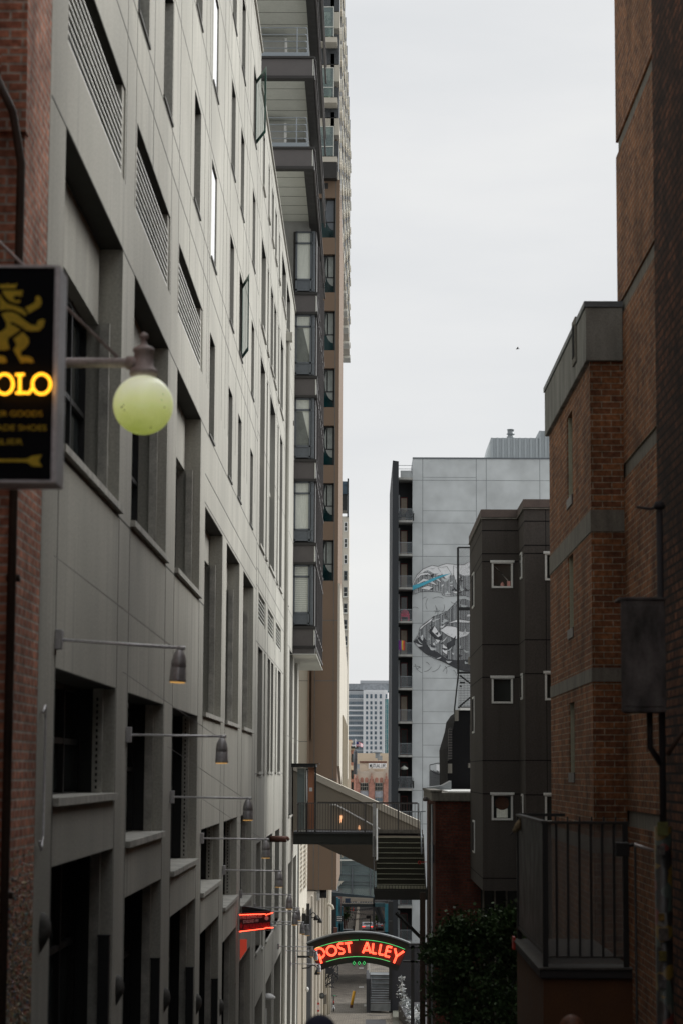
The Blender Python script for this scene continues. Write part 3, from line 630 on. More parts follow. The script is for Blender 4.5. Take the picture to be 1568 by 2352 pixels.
for i, (z0, z1) in enumerate(hs):
    f = MB(); zm = z0+(z1-z0)*.42
    f.box(-4.5, xw, YW+.3, YW+.36, z1-.08, z1).box(-4.5, xw, YW+.3, YW+.36, z0, z0+.06).box(-4.5, xw, YW+.3, YW+.36, zm-.03, zm+.03).box(xw-.08, xw, YW+.3, YW+.36, z0, z1)
    fr = f.build('corner_window', M['dark'], tt)
    MB().box(-4.5, xw, YW+.33, YW+.35, z0, zm).build('lower_pane', M['teal'], fr)
    MB().box(-4.5, xw, YW+.33, YW+.35, zm, z1).build('upper_pane', M['glass'], fr)
    q = [(xw-.1-.42*math.sin(t), (zm+z1)/2-.1+(.95)*math.cos(t)) for t in [k*math.pi/12 for k in range(13)]]
    MB().prism(q, (YW+.315, YW+.325), 'y').build('curved_curtain', plain('dim_curtain', (.26, .28, .26), .8) if i else M['frameb'], fr)
    if i: MB().box(xw-.42, xw-.36, YW+.315, YW+.322, zm, z1-.1).build('curtain_rail', M['curt'], fr)
MB().box(W(745, 420).x, W(754, 420).x, YW-.01, YW, W(750, 433).z, W(750, 420).z).build('vent_grille', M['dsteel'], tt)
# paler left strip and the stepped recess beside it
xs0 = -3.6; xs1 = W(707, 1700).x
MB().box(xs0, xs1, YW-.5, YW-.3, W(700, 1830).z, W(700, 1420).z).build('cream_panel', M['cream2'] if False else M['cream'], tt)
j = MB()
for v in (1565, 1704): j.box(xs0, xs1, YW-.504, YW-.5, W(700, v).z-.015, W(700, v).z+.015)
j.build('panel_joints', M['joint'], tt)
MB().box(xs1, xs1+.06, YW-.6, YW, W(700, 1770).z, W(700, 1420).z).box(W(716, 1600).x, W(717, 1600).x, YW-.25, YW, W(700, 1700).z, W(700, 1420).z).build('fin', M['tan'], tt)
# pale side wall running back (right of the corner)
sd = MB().prism([(YW+.01, W(780, 1760).z), (YW+48, W(780, 1900).z-1.5), (YW+48, 7.5), (YW+.01, W(780, 1340).z)], (xe, xe+.12), 'x'); sd.build('side_wall', M['cream2'], tt)
s_ = MB()
for k in range(11): y = YW+12+k*3; s_.box(xe+.12, xe+.2, y, y+.25, W(780, 1900).z-2, 3.2)
s_.build('side_fins', M['cream'], tt)
# glass balcony storeys above the overhang
YU = YW-.6; zu = W(750, 412, YU).z
bal = [(16, 83), (156, 222), (291, 358), (-124, -57)]
for i, (a, b) in enumerate(bal):
    za, zb_ = at(755, a, YU).z, at(755, b, YU).z; x1 = at(771.5, b, YU).x; x2 = at(775, b, YU).x
    MB().box(-6, x2, YU, YU+2, zb_-.3, zb_-.02).build('balcony_slab', M['cream2'], tt)
    MB().box(-6, x2-.05, YU+1.9, YU+2.1, zb_-.02, zb_+2.75).build('balcony_back', M['tan'], tt)
    MB().box(x1-.3, x1-.1, YU+1.0, YU+1.8, zb_-.02, zb_+2.7).build('dark_pier', M['dsteel'], tt)
    g = MB().box(-5, x1-.12, YU-.02, YU, zb_+.02, za).build('balustrade_glass', M['gpanel'], tt)
    MB().box(-5, x1-.1, YU-.04, YU+.01, za, za+.04).box(x1-.14, x1-.1, YU-.03, YU+.01, zb_, za).box(-5, x1-.1, YU-.04, YU+.01, zb_+.5, zb_+.54).build('balustrade_frame', M['alu'], tt)
    if i < 2:
        lf = MB()
        for k in range(80): c = Vector((x1-.5+random.uniform(-.3, .3), YU+.4+random.uniform(-.2, .2), zb_+.9+random.uniform(-.35, .3))); lf.quad(c, c+Vector((random.uniform(-.1, .1), 0, .12)), c+Vector((random.uniform(-.1, .1), .05, .03)))
        lf.lathe([(.2, .0), (.26, .55), (.22, .55), (0, .5)], (x1-.5, YU+.4, zb_-.02), 12); tag(lf.build('potted_plant', M['leaf']), ('leafy potted plant behind the top visible glass balcony of the brown tower', 'spiky potted plant behind the second glass balcony of the brown tower')[i], 'plant')
MB().box(-6, at(775, 390, YU).x, YU, YU+6, at(750, 408, YU).z, at(750, 372, YU).z).build('overhang_underside', M['dsteel'], tt)
# side elevation of the upper storeys: stacked projecting bays
zlo = at(790, 846, 140).z; sideg = plain('side_glass', (.05, .055, .06), .3)
z = zu-.2
while z < 46:
    for k in range(9):
        y = YU+1+k*5.5; dx = .03+.03*k
        if z < (zlo if y > 140 else zu-1): continue
        x = at(776, 600, YU).x
        o = MB().box(x-1, x+dx, y, y+2.6, z, z+.9).build('side_bay', M['cream2'], tt); MB().box(x-1, x+dx-.02, y, y+2.6, z+.95, z+2.6).build('glazing', sideg, o)
        o = MB().box(x-.6, x+dx+.045, y+2.9, y+4.9, z-.1, z+.1).build('side_balcony', M['alu'], tt); MB().box(x-.6, x+dx+.04, y+2.9, y+4.9, z+1.0, z+1.06).build('rail', M['alu'], o)
    z += 2.93
MB().box(-6, at(774, 600, YU).x, YU+2.2, YU+50, zu, 46).build('upper_core', M['cream'], tt)
# ================================================================ SLIM TOWER FAR BEHIND
YN = 230.0
st = thing('slim_tower', 'slim cream tower with a blue glass penthouse, beside the brown tower against the sky', 'building')
a = at(785, 1106, YN); xR = at(799.5, 1400, YN).x; zb_ = at(790, 1790, YN).z
MB().box(-8, xR, YN, YN+9, zb_, at(790, 1186, YN).z).build('wall', M['cream2'], st)
MB().box(-3.5, xR-.15, YN-.2, YN+9, at(790, 1135, YN).z, a.z).build('penthouse', plain('blue_black_glass', (.03, .06, .09), .15), st)
MB().box(xR-.18, xR-.02, YN-.3, YN+.2, at(790, 1188, YN).z, a.z+.3).box(-3.5, -1.9, YN, YN+3, at(790, 1172, YN).z, at(790, 1135, YN).z).build('penthouse_fin', M['dark'], st)
tx0 = at(789, 1300, YN).x; tx1 = at(797, 1300, YN).x
for k in range(16):
    v0 = 1199+k*37.5; z1, z0 = at(790, v0, YN).z, at(790, v0+22, YN).z
    f = MB().box(tx0, tx1, YN-.03, YN+.0, z0, z1).build('window', M['white'] if k < 3 else M['frameb'], st)
    MB().box(tx0+.07, tx1-.07, YN-.05, YN-.03, z0+.1, (z0+z1)/2-.04).box(tx0+.07, tx1-.07, YN-.05, YN-.03, (z0+z1)/2+.04, z1-.08).build('pane', M['glass'], f)
    if k > 3: MB().box(tx0-.1, tx1+.05, YN-.6, YN-.06, z0-.1, z0+.02).box(tx0-.05, tx0-.02, YN-.6, YN-.57, z0+.02, z0+.4).box(tx0-.05, tx1, YN-.6, YN-.57, z0+.4, z0+.44).build('balcony', M['alu'], f)
MB().box(-2.6, -2.42, YN-.06, YN-.0, at(785, 1500, YN).z, at(785, 1180, YN).z).build('blue_strip', M['frameb'], st)
# ================================================================ FAR CITY
kC = cr(1350, 2650, 3.92)
YH = 900.0
ho = thing('white_hotel', 'white and grey high-rise block far away with a teal glass corner and grey roof screen', 'building')
whm = plain('white_cladding', (.82, .83, .84), .7, var=.03, bmp=0); grm = plain('grey_cladding', (.42, .44, .46), .6, var=.05, bmp=0); wg = plain('far_window_glass', (.1, .15, .19), .3, var=.3, scale=.3, bmp=0)
def hb(m_, x0, y0, x1, y1, Y, d): return pbox(m_, kC, x0, y0, x1, y1, Y, d)
hb(MB(), 400, 435, 735, 1900, YH, 30).build('white_wall', whm, ho)
m_ = hb(MB(), 60, 445, 400, 1900, YH+4, 30); m_.build('ribbon_wall', grm, ho)
hb(MB(), 60, 335, 830, 436, YH+8, 30).build('roof_screen', plain('screen_grey', (.24, .26, .28), .6, var=.25, scale=.4, streak=(3, 1, 3), bmp=0), ho)
hb(MB(), 350, 285, 1000, 336, YH+14, 25).build('plant_room', grm, ho)
hb(MB(), 735, 575, 1100, 1900, YH+3, 30).build('teal_glass_corner', plain('teal_curtain_wall', (.06, .26, .28), .25, var=.35, scale=.12, bmp=0), ho)
hb(MB(), 720, 435, 780, 575, YH+1, 30).build('corner_block', whm, ho)
m_ = MB()
for k in range(13): hb(m_, 735, 575+k*79, 830, 578+k*79, YH+2.9, .1)
for x in (735, 760, 787, 812): hb(m_, x, 575, x+3, 1900, YH+2.9, .1)
m_.build('mullions', M['mural'], ho)
for x in (440, 507, 576, 655, 747):
    for k in range(13):
        y = 500+(0 if k == 0 else 34)+k*78.6
        if x == 747 and k > 0: continue
        hb(MB(), x, y, x+(33 if x < 740 else 24), y+(66 if k == 0 else 48), YH-.1, .1).build('window', wg, ho)
for x in (476, 545, 625, 713): hb(MB(), x, 436, x+14, 1500, YH-.6, .6).build('pilaster', whm, ho)
for k in range(13):
    m_ = MB(); y = 506+(0 if k == 0 else 32)+k*78.6
    for q in range(9): hb(m_, 130+q*31, y, 152+q*31, y+(58 if k == 0 else 46), YH+3.9, .1)
    m_.build('window_row', wg, ho)
    hb(MB(), 60, y+50+(10 if k == 0 else 0), 400, y+72, YH+3.8, .2).build('spandrel', whm if k % 2 or k < 4 else grm, ho)
YM = 520.0
ml = thing('gothic_office', 'far red brick office building with a cream crown and a white name board', 'building')
crm = plain('terracotta_cream', (.55, .46, .37), .8, var=.12, scale=.4, bmp=0); crl = plain('pale_roof_stucco', (.62, .52, .39), .8, var=.05, bmp=0)
hb(MB(), -60, 1880, 900, 2600, YM, 15).build('wall', M['brickM'], ml)
hb(MB(), -60, 1720, 900, 1890, YM-.3, 15).build('crown', crm, ml)
hb(MB(), 340, 1560, 860, 1722, YM+4, 12).build('attic', crm, ml); hb(MB(), 340, 1552, 765, 1580, YM+3.6, 1).build('attic_cornice', M['rust'], ml)
hb(MB(), 140, 1425, 900, 1600, YM+20, 12).build('roof_block', crl, ml)
m_ = MB()
for cx in (300, 530, 760):
    for dx, t in ((-38, 1700), (-20, 1672), (0, 1650), (20, 1672), (38, 1700)): hb(m_, cx-10+dx, t, cx+10+dx, 1726, YM-.3, 2)
m_.build('parapet_crown', crm, ml)
for cx in (300, 530, 760):
    hb(MB(), cx-45, 1900, cx+45, 2600, YM-1.2, 1.2).build('brick_pier', M['brickM'], ml)
    m_ = hb(MB(), cx-15, 1790, cx+15, 1900, YM-1.3, 1); hb(m_, cx-4, 1735, cx+4, 1790, YM-1.3, 1); hb(m_, cx-32, 1830, cx+32, 1900, YM-1.1, 1); m_.build('brick_spire', M['brickM'], ml)
for cx in (415, 645, 225):
    for dx in (-36, 36):
        p = at(*kC(cx+dx, 1832), YM-.35); r = 25/3.92*.57415*YM/F
        MB().prism([(p.x+r*math.cos(t), p.z+r*math.sin(t)) for t in [k*math.pi/8 for k in range(9)]]+[(p.x-r, at(*kC(cx, 1890), YM).z), (p.x+r, at(*kC(cx, 1890), YM).z)], (YM-.4, YM-.3), 'y').build('brick_arch', M['brickM'], ml)
    for y0, y1 in ((1890, 2015), (2122, 2240)):
        f = hb(MB(), cx-62, y0, cx+62, y1, YM-.5, .1).build('window', M['cream2'], ml)
        m_ = MB()
        for i in range(4):
            for j_ in range(2): hb(m_, cx-57+i*29, y0+6+j_*60, cx-34+i*29, y0+58+j_*60, YM-.6, .08)
        m_.build('pane', wg if y0 > 2000 else M['glass'], f)
    hb(MB(), cx-64, 2020, cx+64, 2118, YM-.45, .1).build('spandrel_panel', grm if False else plain('grey_spandrel', (.4, .42, .45), .7, bmp=0), ml)
bdm = hb(MB(), 483, 1585, 762, 1668, YM+2, .5); bdo = bdm.build('name_board', plain('white_board', (.85, .85, .86), .6, bmp=0), ml)
p = at(*kC(622, 1627), YM+1.9); o = text('MUTUAL LIFE', .95, M['mblack'], ml, p, bold=.004)
xs = [v.co.x for v in o.data.vertices]; kk = (248/3.92*.57415*YM/F)/(max(xs)-min(xs))
for v in o.data.vertices: v.co.x *= kk; v.co.z *= 1.25
ac = hb(MB(), 620, 1468, 698, 1535, YM+12, 3); hb(ac, 632, 1535, 640, 1555, YM+12, .5); hb(ac, 680, 1535, 688, 1555, YM+12, .5); tag(ac.build('rooftop_unit', M['galv']), 'grey boxy rooftop unit above the MUTUAL LIFE board', 'rooftop unit')
m_ = MB(); p = at(*kC(625, 1410), YM+16); m_.lathe([(0, .4), (.6, .3), (1.5, 0), (1.5, -.15), (.6, -.3), (.6, -1.5), (0, -1.5)], p, 16); tag(m_.build('roof_vent', M['galv']), 'flat round rooftop vent at the skyline in front of the white high-rise', 'vent')
# brick corner building with cornice, duct and flag
YF = 430.0
fb = thing('corner_building', 'red and cream old building with heavy cornices, left of the MUTUAL LIFE board', 'building')
hb(MB(), -120, 1380, 258, 2600, YF, 20).build('wall', M['brickM'], fb)
hb(MB(), -120, 1215, 215, 1340, YF+6, 12).build('upper_wall', M['brickM'], fb)
hb(MB(), -120, 1228, 232, 1262, YF+1, 8).build('upper_cornice', crl, fb); hb(MB(), -120, 1318, 322, 1350, YF-1.5, 8).build('dark_cornice', M['signg'], fb)
hb(MB(), -120, 1350, 262, 1382, YF-.6, 8).build('frieze', crl, fb); hb(MB(), 60, 1262, 198, 2600, YF-3, 6).build('cream_bay', crl, fb); hb(MB(), -100, 1470, 160, 1500, YF-5, 6).build('bay_cornice', M['dsteel'], fb)
hb(MB(), 200, 1620, 262, 1690, YF-1, 2).build('string_course', crl, fb)
for y0 in (1440, 1700, 1880): hb(MB(), 214, y0, 246, y0+130, YF-.1, .1).build('window', M['glass'], fb)
a = at(*kC(274, 1400), 400); b = at(*kC(274, 1760), 400)
tag(MB().tube([tuple(b), tuple(a), tuple(a+Vector((.2, 0, .2)))], .36, 14).build('duct_pipe', M['galv'], None, True), 'tall grey exhaust duct standing before the red corner building', 'duct')
YG2 = 410.; fp = at(*kC(278, 1245), YG2)
fl = thing('flag', 'small American flag flying above the dark cornice of the red corner building', 'flag', fp)
MB().tube([tuple(at(*kC(278, 1335), YG2)), tuple(fp+Vector((0, 0, .5)))], .1, 6).build('flagpole', M['silver'], fl)
P2 = lambda t, s: at(*kC(280+110*t, 1246+s*70+30*t*t*(1-.4*s)+3*math.sin(t*9)), YG2+.4*math.sin(t*7))
for i in range(9):
    m_ = MB()
    for k in range(10): m_.quad(P2(k/10, i/9), P2((k+1)/10, i/9), P2((k+1)/10, (i+1)/9), P2(k/10, (i+1)/9))
    m_.build('stripe', plain('flag_red', (.5, .05, .08), .8, bmp=0) if i % 2 == 0 else M['mwhite'], fl)
m_ = MB()
for k in range(4): m_.quad(P2(k/10, 0)+Vector((0, -.1, 0)), P2((k+1)/10, 0)+Vector((0, -.1, 0)), P2((k+1)/10, .5)+Vector((0, -.1, 0)), P2(k/10, .5)+Vector((0, -.1, 0)))
m_.build('canton', plain('flag_blue', (.03, .05, .2), .8, bmp=0), fl)
# ================================================================ MURAL TOWER
YQ = 189.0
mt = thing('mural_tower', 'pale grey tower with a huge black and white painting and a stack of balconies', 'building')
k4 = cr(1500, 1700, 2.24); k5 = cr(1500, 2200, 2.0907)
xa = at(897, 1500, YQ).x; xb = at(946, 1500, YQ).x; xc = 36
zq = lambda v: at(950, v, YQ).z; zt_ = zq(1053.5)
MB().box(xb, xc, YQ, YQ+22, -20, zt_).build('blank_wall', M['mural'], mt)
MB().box(xb, xc, YQ-.06, YQ+.3, zt_, zt_+.12).build('coping', M['frameb'], mt)
MB().prism([(xa+.1, zq(1062)), (xa+.62, zq(1064)), (xa+.62, -20), (xa, -20)], (YQ-1.2, YQ+22), 'y').build('dark_fin', M['signg'] if False else plain('charcoal_fin', (.022, .026, .03), .7), mt)
MB().box(xa+.62, xb, YQ+1.5, YQ+22, -20, zq(1104)).build('recess_wall', plain('recess_dark', (.03, .033, .036), .8), mt)
j = MB()
for x in (423, 905, 995, 1477):
    p = at(*k4(x, 1200), YQ); j.box(p.x-.03, p.x+.03, YQ-.004, YQ, -18, zt_)
for i, v in enumerate([1103]+[1201+76.9*k for k in range(10)]): j.box(xb, 20, YQ-.005, YQ-.001, zq(v)-.025, zq(v)+.025)
x1 = at(*k4(423, 1200), YQ).x; x2 = at(*k4(905, 1200), YQ).x
for k in range(9): v = 1096+ (1182.5-1096)*k*.89 if k else 1096; j.box(x1, x2, YQ-.007, YQ-.003, zq(v)-.02, zq(v)+.02)
j.build('panel_joints', plain('pale_joint', (.27, .29, .3), .9), mt)
slabs = [1104]+[1201.6+76.8*k for k in range(9)]+[1895, 1990, 2085, 2167]
beige = plain('beige_blind', (.42, .36, .29), .8, var=.1); redf = plain('dark_red_frame', (.13, .02, .02), .6)
for i, v in enumerate(slabs):
    z = zq(v); MB().box(at(907, v, YQ).x, xb+.0, YQ-.9, YQ+1.5, z-.02, z+.17).build('balcony_slab', M['cream2'] if False else plain('slab_edge_grey', (.33, .33, .31), .8), mt)
    if i == 0:
        MB().box(xa+.8, xb, YQ+.2, YQ+.5, z+.18, zq(1080)).build('roof_parapet', M['mural'], mt)
        MB().box(xa+.6, xb, YQ, YQ+.03, zq(1069)-.02, zq(1069)+.02).box(xa+.6, xb, YQ, YQ+.03, zq(1077)-.02, zq(1077)+.02).build('roof_rail', M['railg'], mt); continue
    r = MB(); xl_ = at(908.5, v, YQ).x; t = z+1.17
    r.box(xl_, xb, YQ-.88, YQ-.83, t-.04, t).box(xl_, xb, YQ-.88, YQ-.84, z+.24, z+.27).box(xl_, xl_+.05, YQ-.89, YQ-.84, z+.17, t).box(xl_, xl_+.03, YQ-.85, YQ+1.4, t-.04, t)
    n = 14
    for k in range(n): x = xl_+(xb-xl_)*(k+.5)/n; r.box(x-.012, x+.012, YQ-.87, YQ-.85, z+.25, t)
    r.build('balcony_railing', M['railg'], mt)
    ht = 2.35
    MB().box(at(912, v, YQ).x, at(918, v, YQ).x, YQ+1.4, YQ+1.5, z+.17, z+ht+.3).build('side_light_panel', M['mural'], mt)
    f = MB().box(at(919.5, v, YQ).x, at(935.5, v, YQ).x, YQ+1.3, YQ+1.45, z+.17, z+ht+.1).build('balcony_door', redf, mt)
    MB().box(at(921, v, YQ).x, at(934, v, YQ).x, YQ+1.26, YQ+1.3, z+.25, z+ht).build('pane', (beige if i in (1, 2, 3, 5, 7) else M['glass']), f)
# things on the balconies
def chair(x, v, mat, label, w=.7):
    z = zq(v)+.19; m_ = MB(); y = YQ-.3
    c = thing('balcony_chair', label, 'chair', (x, y, z))
    s_ = MB()
    for k in range(7): a_ = (k-3)*.13; s_.prism([(x+(k-3)*.07-.03, z+.4), (x+(k-3)*.07+.03, z+.4), (x+(k-3)*.1+.03, z+1.05-abs(k-3)*.06), (x+(k-3)*.1-.03, z+1.05-abs(k-3)*.06)], (y+.3, y+.33), 'y')
    s_.build('backrest', mat, c)
    MB().box(x-.28, x+.28, y-.25, y+.3, z+.35, z+.39).build('seat', mat, c)
    for sx in (-1, 1):
        MB().box(x+sx*.34-.05, x+sx*.34+.05, y-.3, y+.25, z+.58, z+.61).build('armrest', mat, c); MB().box(x+sx*.33-.03, x+sx*.33+.03, y-.28, y-.22, z, z+.58).build('leg', mat, c); MB().box(x+sx*.3-.03, x+sx*.3+.03, y+.2, y+.26, z, z+.58).build('leg', mat, c)
pink = plain('pink_plastic', (.55, .03, .1), .5)
chair(at(929, 1400, YQ).x, slabs[4], pink, 'bright pink slatted garden chair on a balcony of the tower with the wall painting')
chair(at(924, 1200, YQ).x, slabs[1], M['dark'], 'left of two black chairs on the topmost balcony of the painted tower')
chair(at(940, 1200, YQ).x, slabs[1], M['dark'], 'right of two black chairs on the topmost balcony of the painted tower')
chair(at(922, 1800, YQ).x, slabs[9], M['dark'], 'left of two black chairs on the balcony under a pale pendant lamp')
chair(at(940, 1800, YQ).x, slabs[9], M['dark'], 'right of two black chairs on the balcony under a pale pendant lamp')
p = at(927.5, 1766, YQ); tag(MB().lathe([(0, .28), (.05, .25), (.35, .05), (.3, -.05), (0, -.12)], (p.x, YQ+.3, p.z), 16).build('pendant_lamp', M['curt']), 'pale shell shaped pendant lamp above two black balcony chairs', 'lamp')
rf = thing('rainbow_flag', 'rainbow striped flag hung over a balcony railing of the painted tower', 'flag', at(922, 1485, YQ))
for i, c in enumerate([(.12, .04, .25), (.3, .02, .2), (.05, .05, .3), (.6, .45, .05), (.6, .2, .04), (.5, .03, .04), (.2, .1, .06)]):
    x = at(*k4(205+i*9, 1960), YQ).x; x2_ = at(*k4(214+i*9, 1960), YQ).x
    MB().prism([(x, zq(1473)), (x2_, zq(1473)), (x2_, zq(1494+i % 3)), (x, zq(1494+(i*2) % 3))], (YQ-.93, YQ-.9), 'y').build('stripe', plain('flag_stripe', c, .8, bmp=0), rf)
# corrugated penthouse and flue
rp = thing('rooftop_plant', 'corrugated grey metal plant room on the roof of the painted tower', 'rooftop structure')
pp = lambda x, y, Y=YQ+4: at(*k4(x, y), Y)
m_ = MB(); x0, x1_ = pp(1035, 200).x, pp(1468, 200).x; zz0, zz1 = zt_+.02, pp(1035, 115).z; k = 0; x = x0
while x < x1_: m_.box(x, x+.18, YQ+3.88, YQ+4.0, zz0, zz1); x += .5
m_.box(x0, x1_, YQ+4, YQ+12, zz0, zz1); corr = plain('corrugated_steel', (.34, .37, .385), .6, .1, var=.04); m_.build('corrugated_wall', corr, rp)
x = x1_; m_ = MB().box(x1_, 40, YQ+4, YQ+12, zz0, pp(1500, 52).z)
while x < 24: m_.box(x, x+.18, YQ+3.88, YQ+4.0, zz0, pp(1500, 52).z); x += .5
m_.build('corrugated_wall', corr, rp)
MB().prism([(pp(975, 297).x, zz0), (x0, zz0), (x0, zz1), (pp(1020, 170).x, pp(1020, 175).z)], (YQ+4.2, YQ+11.8), 'y').build('sloped_end', M['mural'], rp)
c = pp(1212, 112, YQ+6); MB().lathe([(.27, -.2), (.36, -.2), (.36, .08), (.27, .1), (.27, .25), (.37, .28), (.37, .34), (.29, .38), (.29, .66), (.33, .68), (.33, .74), (0, .74)], c, 24).build('flue', M['galv'], rp, True)
# the wall painting
def hatch(mb, poly, x0, x1, step, wid, Y, jag=.0):
    x = x0
    while x < x1:
        ys = []
        for (ax, ay), (bx, by) in zip(poly, poly[1:]+poly[:1]):
            if (ax <= x < bx) or (bx <= x < ax): ys.append(ay+(by-ay)*(x-ax)/(bx-ax))
        ys.sort()
        for a_, b_ in zip(ys[::2], ys[1::2]):
            j1, j2 = random.uniform(0, 12), random.uniform(0, 12)
            if b_-a_ > 26: w_ = wid*random.uniform(.5, 1.2); P_ = [at(*k4(q), Y) for q in ((x, a_+j1), (x+w_, a_+j1), (x+w_, b_-j2), (x, b_-j2))]; mb.prism([(p.x, p.z) for p in P_], (Y-.004, Y), 'y')
        x += step*random.uniform(.8, 1.25)
def mpoly(mb, poly, Y): P_ = [at(*k4(*q), Y) for q in poly]; mb.prism([(p.x, p.z) for p in P_], (Y-.004, Y), 'y'); return mb
_k4 = k4
def k4(x, y=None): return _k4(*x) if y is None else _k4(x, y)
A1 = [(333, 1425), (375, 1340), (430, 1290), (505, 1258), (560, 1268), (610, 1250), (640, 1242), (690, 1247), (740, 1256), (800, 1250), (830, 1230), (900, 1222), (1000, 1240), (1000, 1570), (893, 1560), (800, 1530), (740, 1530), (690, 1535), (640, 1538), (600, 1525), (590, 1500), (480, 1492), (400, 1496), (333, 1525)]
G1 = [(333, 1440), (370, 1370), (440, 1310), (470, 1300), (520, 1330), (600, 1330), (660, 1330), (690, 1345), (740, 1330), (790, 1350), (850, 1345), (893, 1400), (1000, 1400), (1000, 1570), (893, 1560), (800, 1530), (690, 1535), (600, 1525), (590, 1500), (480, 1492), (400, 1496), (333, 1525)]
Wh = [[(360, 1390), (400, 1330), (470, 1322), (520, 1360), (560, 1370), (600, 1420), (560, 1400), (480, 1345), (410, 1350)], [(350, 1440), (430, 1375), (500, 1390), (560, 1440), (520, 1430), (440, 1400)], [(560, 1280), (640, 1270), (680, 1330), (650, 1400), (620, 1370)], [(700, 1260), (740, 1290), (760, 1380), (730, 1430), (700, 1340)], [(400, 1465), (470, 1440), (530, 1460), (480, 1480)], [(845, 1360), (893, 1420), (1000, 1300), (893, 1250)]]
L1 = [(340, 1940), (385, 1880), (400, 1815), (460, 1765), (530, 1715), (600, 1690), (650, 1665), (740, 1570), (800, 1560), (893, 1600), (1000, 1600), (1000, 2215), (893, 2212), (800, 2208), (740, 2190), (660, 2150), (600, 2120), (520, 2090), (450, 2050), (390, 2000)]
D1 = [(340, 1940), (400, 1900), (440, 1920), (470, 1985), (560, 2040), (640, 2100), (740, 2110), (850, 2100), (893, 2212), (800, 2208), (740, 2190), (600, 2120), (450, 2050), (390, 2000)]
W2 = [[(400, 1815), (460, 1770), (525, 1712), (500, 1760), (440, 1800), (400, 1840)], [(580, 1840), (640, 1800), (720, 1810), (760, 1850), (850, 1855), (820, 1890), (720, 1920), (650, 1890)], [(640, 1780), (740, 1740), (860, 1760), (840, 1775), (720, 1770)], [(820, 1700), (893, 1680), (1000, 1690), (893, 1715), (820, 1720)], [(470, 1840), (530, 1800), (600, 1900), (560, 1960), (520, 1900)], [(600, 1960), (650, 2000), (640, 2060), (600, 2030)]]
D2 = [[(480, 1840), (530, 1800), (505, 1850), (560, 1905), (600, 1880), (590, 1930), (540, 1920), (490, 1870)], [(640, 1960), (690, 1930), (720, 1890), (710, 1970), (670, 2010), (650, 2040)]]
a0 = mpoly(MB(), A1, YQ-.012).build('painting_white', M['mwhite'], mt)
mpoly(MB(), G1, YQ-.018).build('painting_grey', M['mural'] if False else plain('mural_mid_grey', (.42, .44, .45), .85, bmp=0), mt)
mpoly(MB(), L1, YQ-.012).build('painting_grey', plain('mural_mid_grey2', (.40, .42, .43), .85, bmp=0), mt)
m_ = MB(); hatch(m_, G1, 336, 893, 13, 5, YQ-.024); hatch(m_, L1, 345, 893, 12, 5.5, YQ-.022); m_.build('painting_hatching', M['mblack'], mt)
for w in Wh+W2: mpoly(MB(), w, YQ-.032).build('painting_highlight', M['mwhite'], mt)
m_ = mpoly(MB(), D1, YQ-.030)
for w in D2: mpoly(m_, w, YQ-.040)
m_.build('painting_shadow', plain('mural_dark_grey', (.055, .058, .064), .85, var=.3, scale=2, bmp=0), mt)
m_ = MB()
for w in [A1, L1]+Wh+W2+D2:
    P_ = [tuple(at(*k4(*q), YQ-.045)) for q in w]; m_.tube(P_, .016, 4, True)
random.seed(3)
for k in range(22):
    cx, cy, r = random.uniform(350, 720), random.choice([random.uniform(1540, 1700), random.uniform(2080, 2250)]), random.uniform(30, 90); a0_ = random.uniform(0, 6)
    m_.tube([tuple(at(*k4(cx+r*math.cos(a0_+t*.2), cy+r*math.sin(a0_+t*.2)), YQ-.02)) for t in range(7)], .012, 4)
m_.build('painting_lines', M['mblack'], mt)
def inpoly(x, y, poly):
    c = False
    for (ax, ay), (bx, by) in zip(poly, poly[1:]+poly[:1]):
        if (ay > y) != (by > y) and x < (bx-ax)*(y-ay)/(by-ay)+ax: c = not c
    return c
random.seed(17); sm = [M['mwhite'], plain('mural_light_grey', (.58, .6, .61), .85, bmp=0), plain('mural_charcoal', (.07, .073, .08), .85, bmp=0), M['mural']]; nsh = 0
while nsh < 74:
    x, y = random.uniform(340, 890), random.uniform(1245, 2180)
    P0 = A1 if y < 1545 else L1
    if not inpoly(x, y, P0): continue
    ang = random.gauss(-.35 if y < 1545 else (.6 if x < 560 and y > 1900 else -.25), .5); L = random.uniform(25, 85); wd = random.uniform(5, 17); q = []
    for t in range(9):
        u = t/8; q.append((x+L*(u-.5)*math.cos(ang)-wd*math.sin(math.pi*u)*math.sin(ang)*(1+.3*math.sin(5*u)), y+L*(u-.5)*math.sin(ang)+wd*math.sin(math.pi*u)*math.cos(ang)*(1+.3*math.sin(5*u))+8*math.sin(3*u)))
    for t in range(7, 0, -1):
        u = t/8; q.append((x+L*(u-.5)*math.cos(ang)+wd*.35*math.sin(math.pi*u)*math.sin(ang), y+L*(u-.5)*math.sin(ang)-wd*.35*math.sin(math.pi*u)*math.cos(ang)+8*math.sin(3*u)))
    if not all(inpoly(a_, b_, P0) for a_, b_ in q): continue
    top = y < 1330 or (x < 560 and y < 1800)
    mpoly(MB(), q, YQ-.034-.0006*nsh).build('painting_facet', sm[random.choices((0, 1, 2, 3), (6, 3, 1, 2) if top else (2, 3, 4, 3))[0]], mt); nsh += 1
mpoly(MB(), [(332, 1482), (332, 1440), (430, 1410), (520, 1372), (600, 1345), (680, 1330), (640, 1345), (560, 1378), (450, 1430)], YQ-.09).build('painting_blue_streak', M['mblue'], mt)
kk5 = lambda x, y: k5(x, y)
p_ = [(455, 1800), (520, 1785), (600, 1790), (600, 1900), (560, 1890), (500, 1870), (455, 1840)]
m_ = MB(); pts_ = [at(*k5(*q), YQ-.02) for q in p_]; m_.tube([tuple(q) for q in pts_], .03, 4, True)
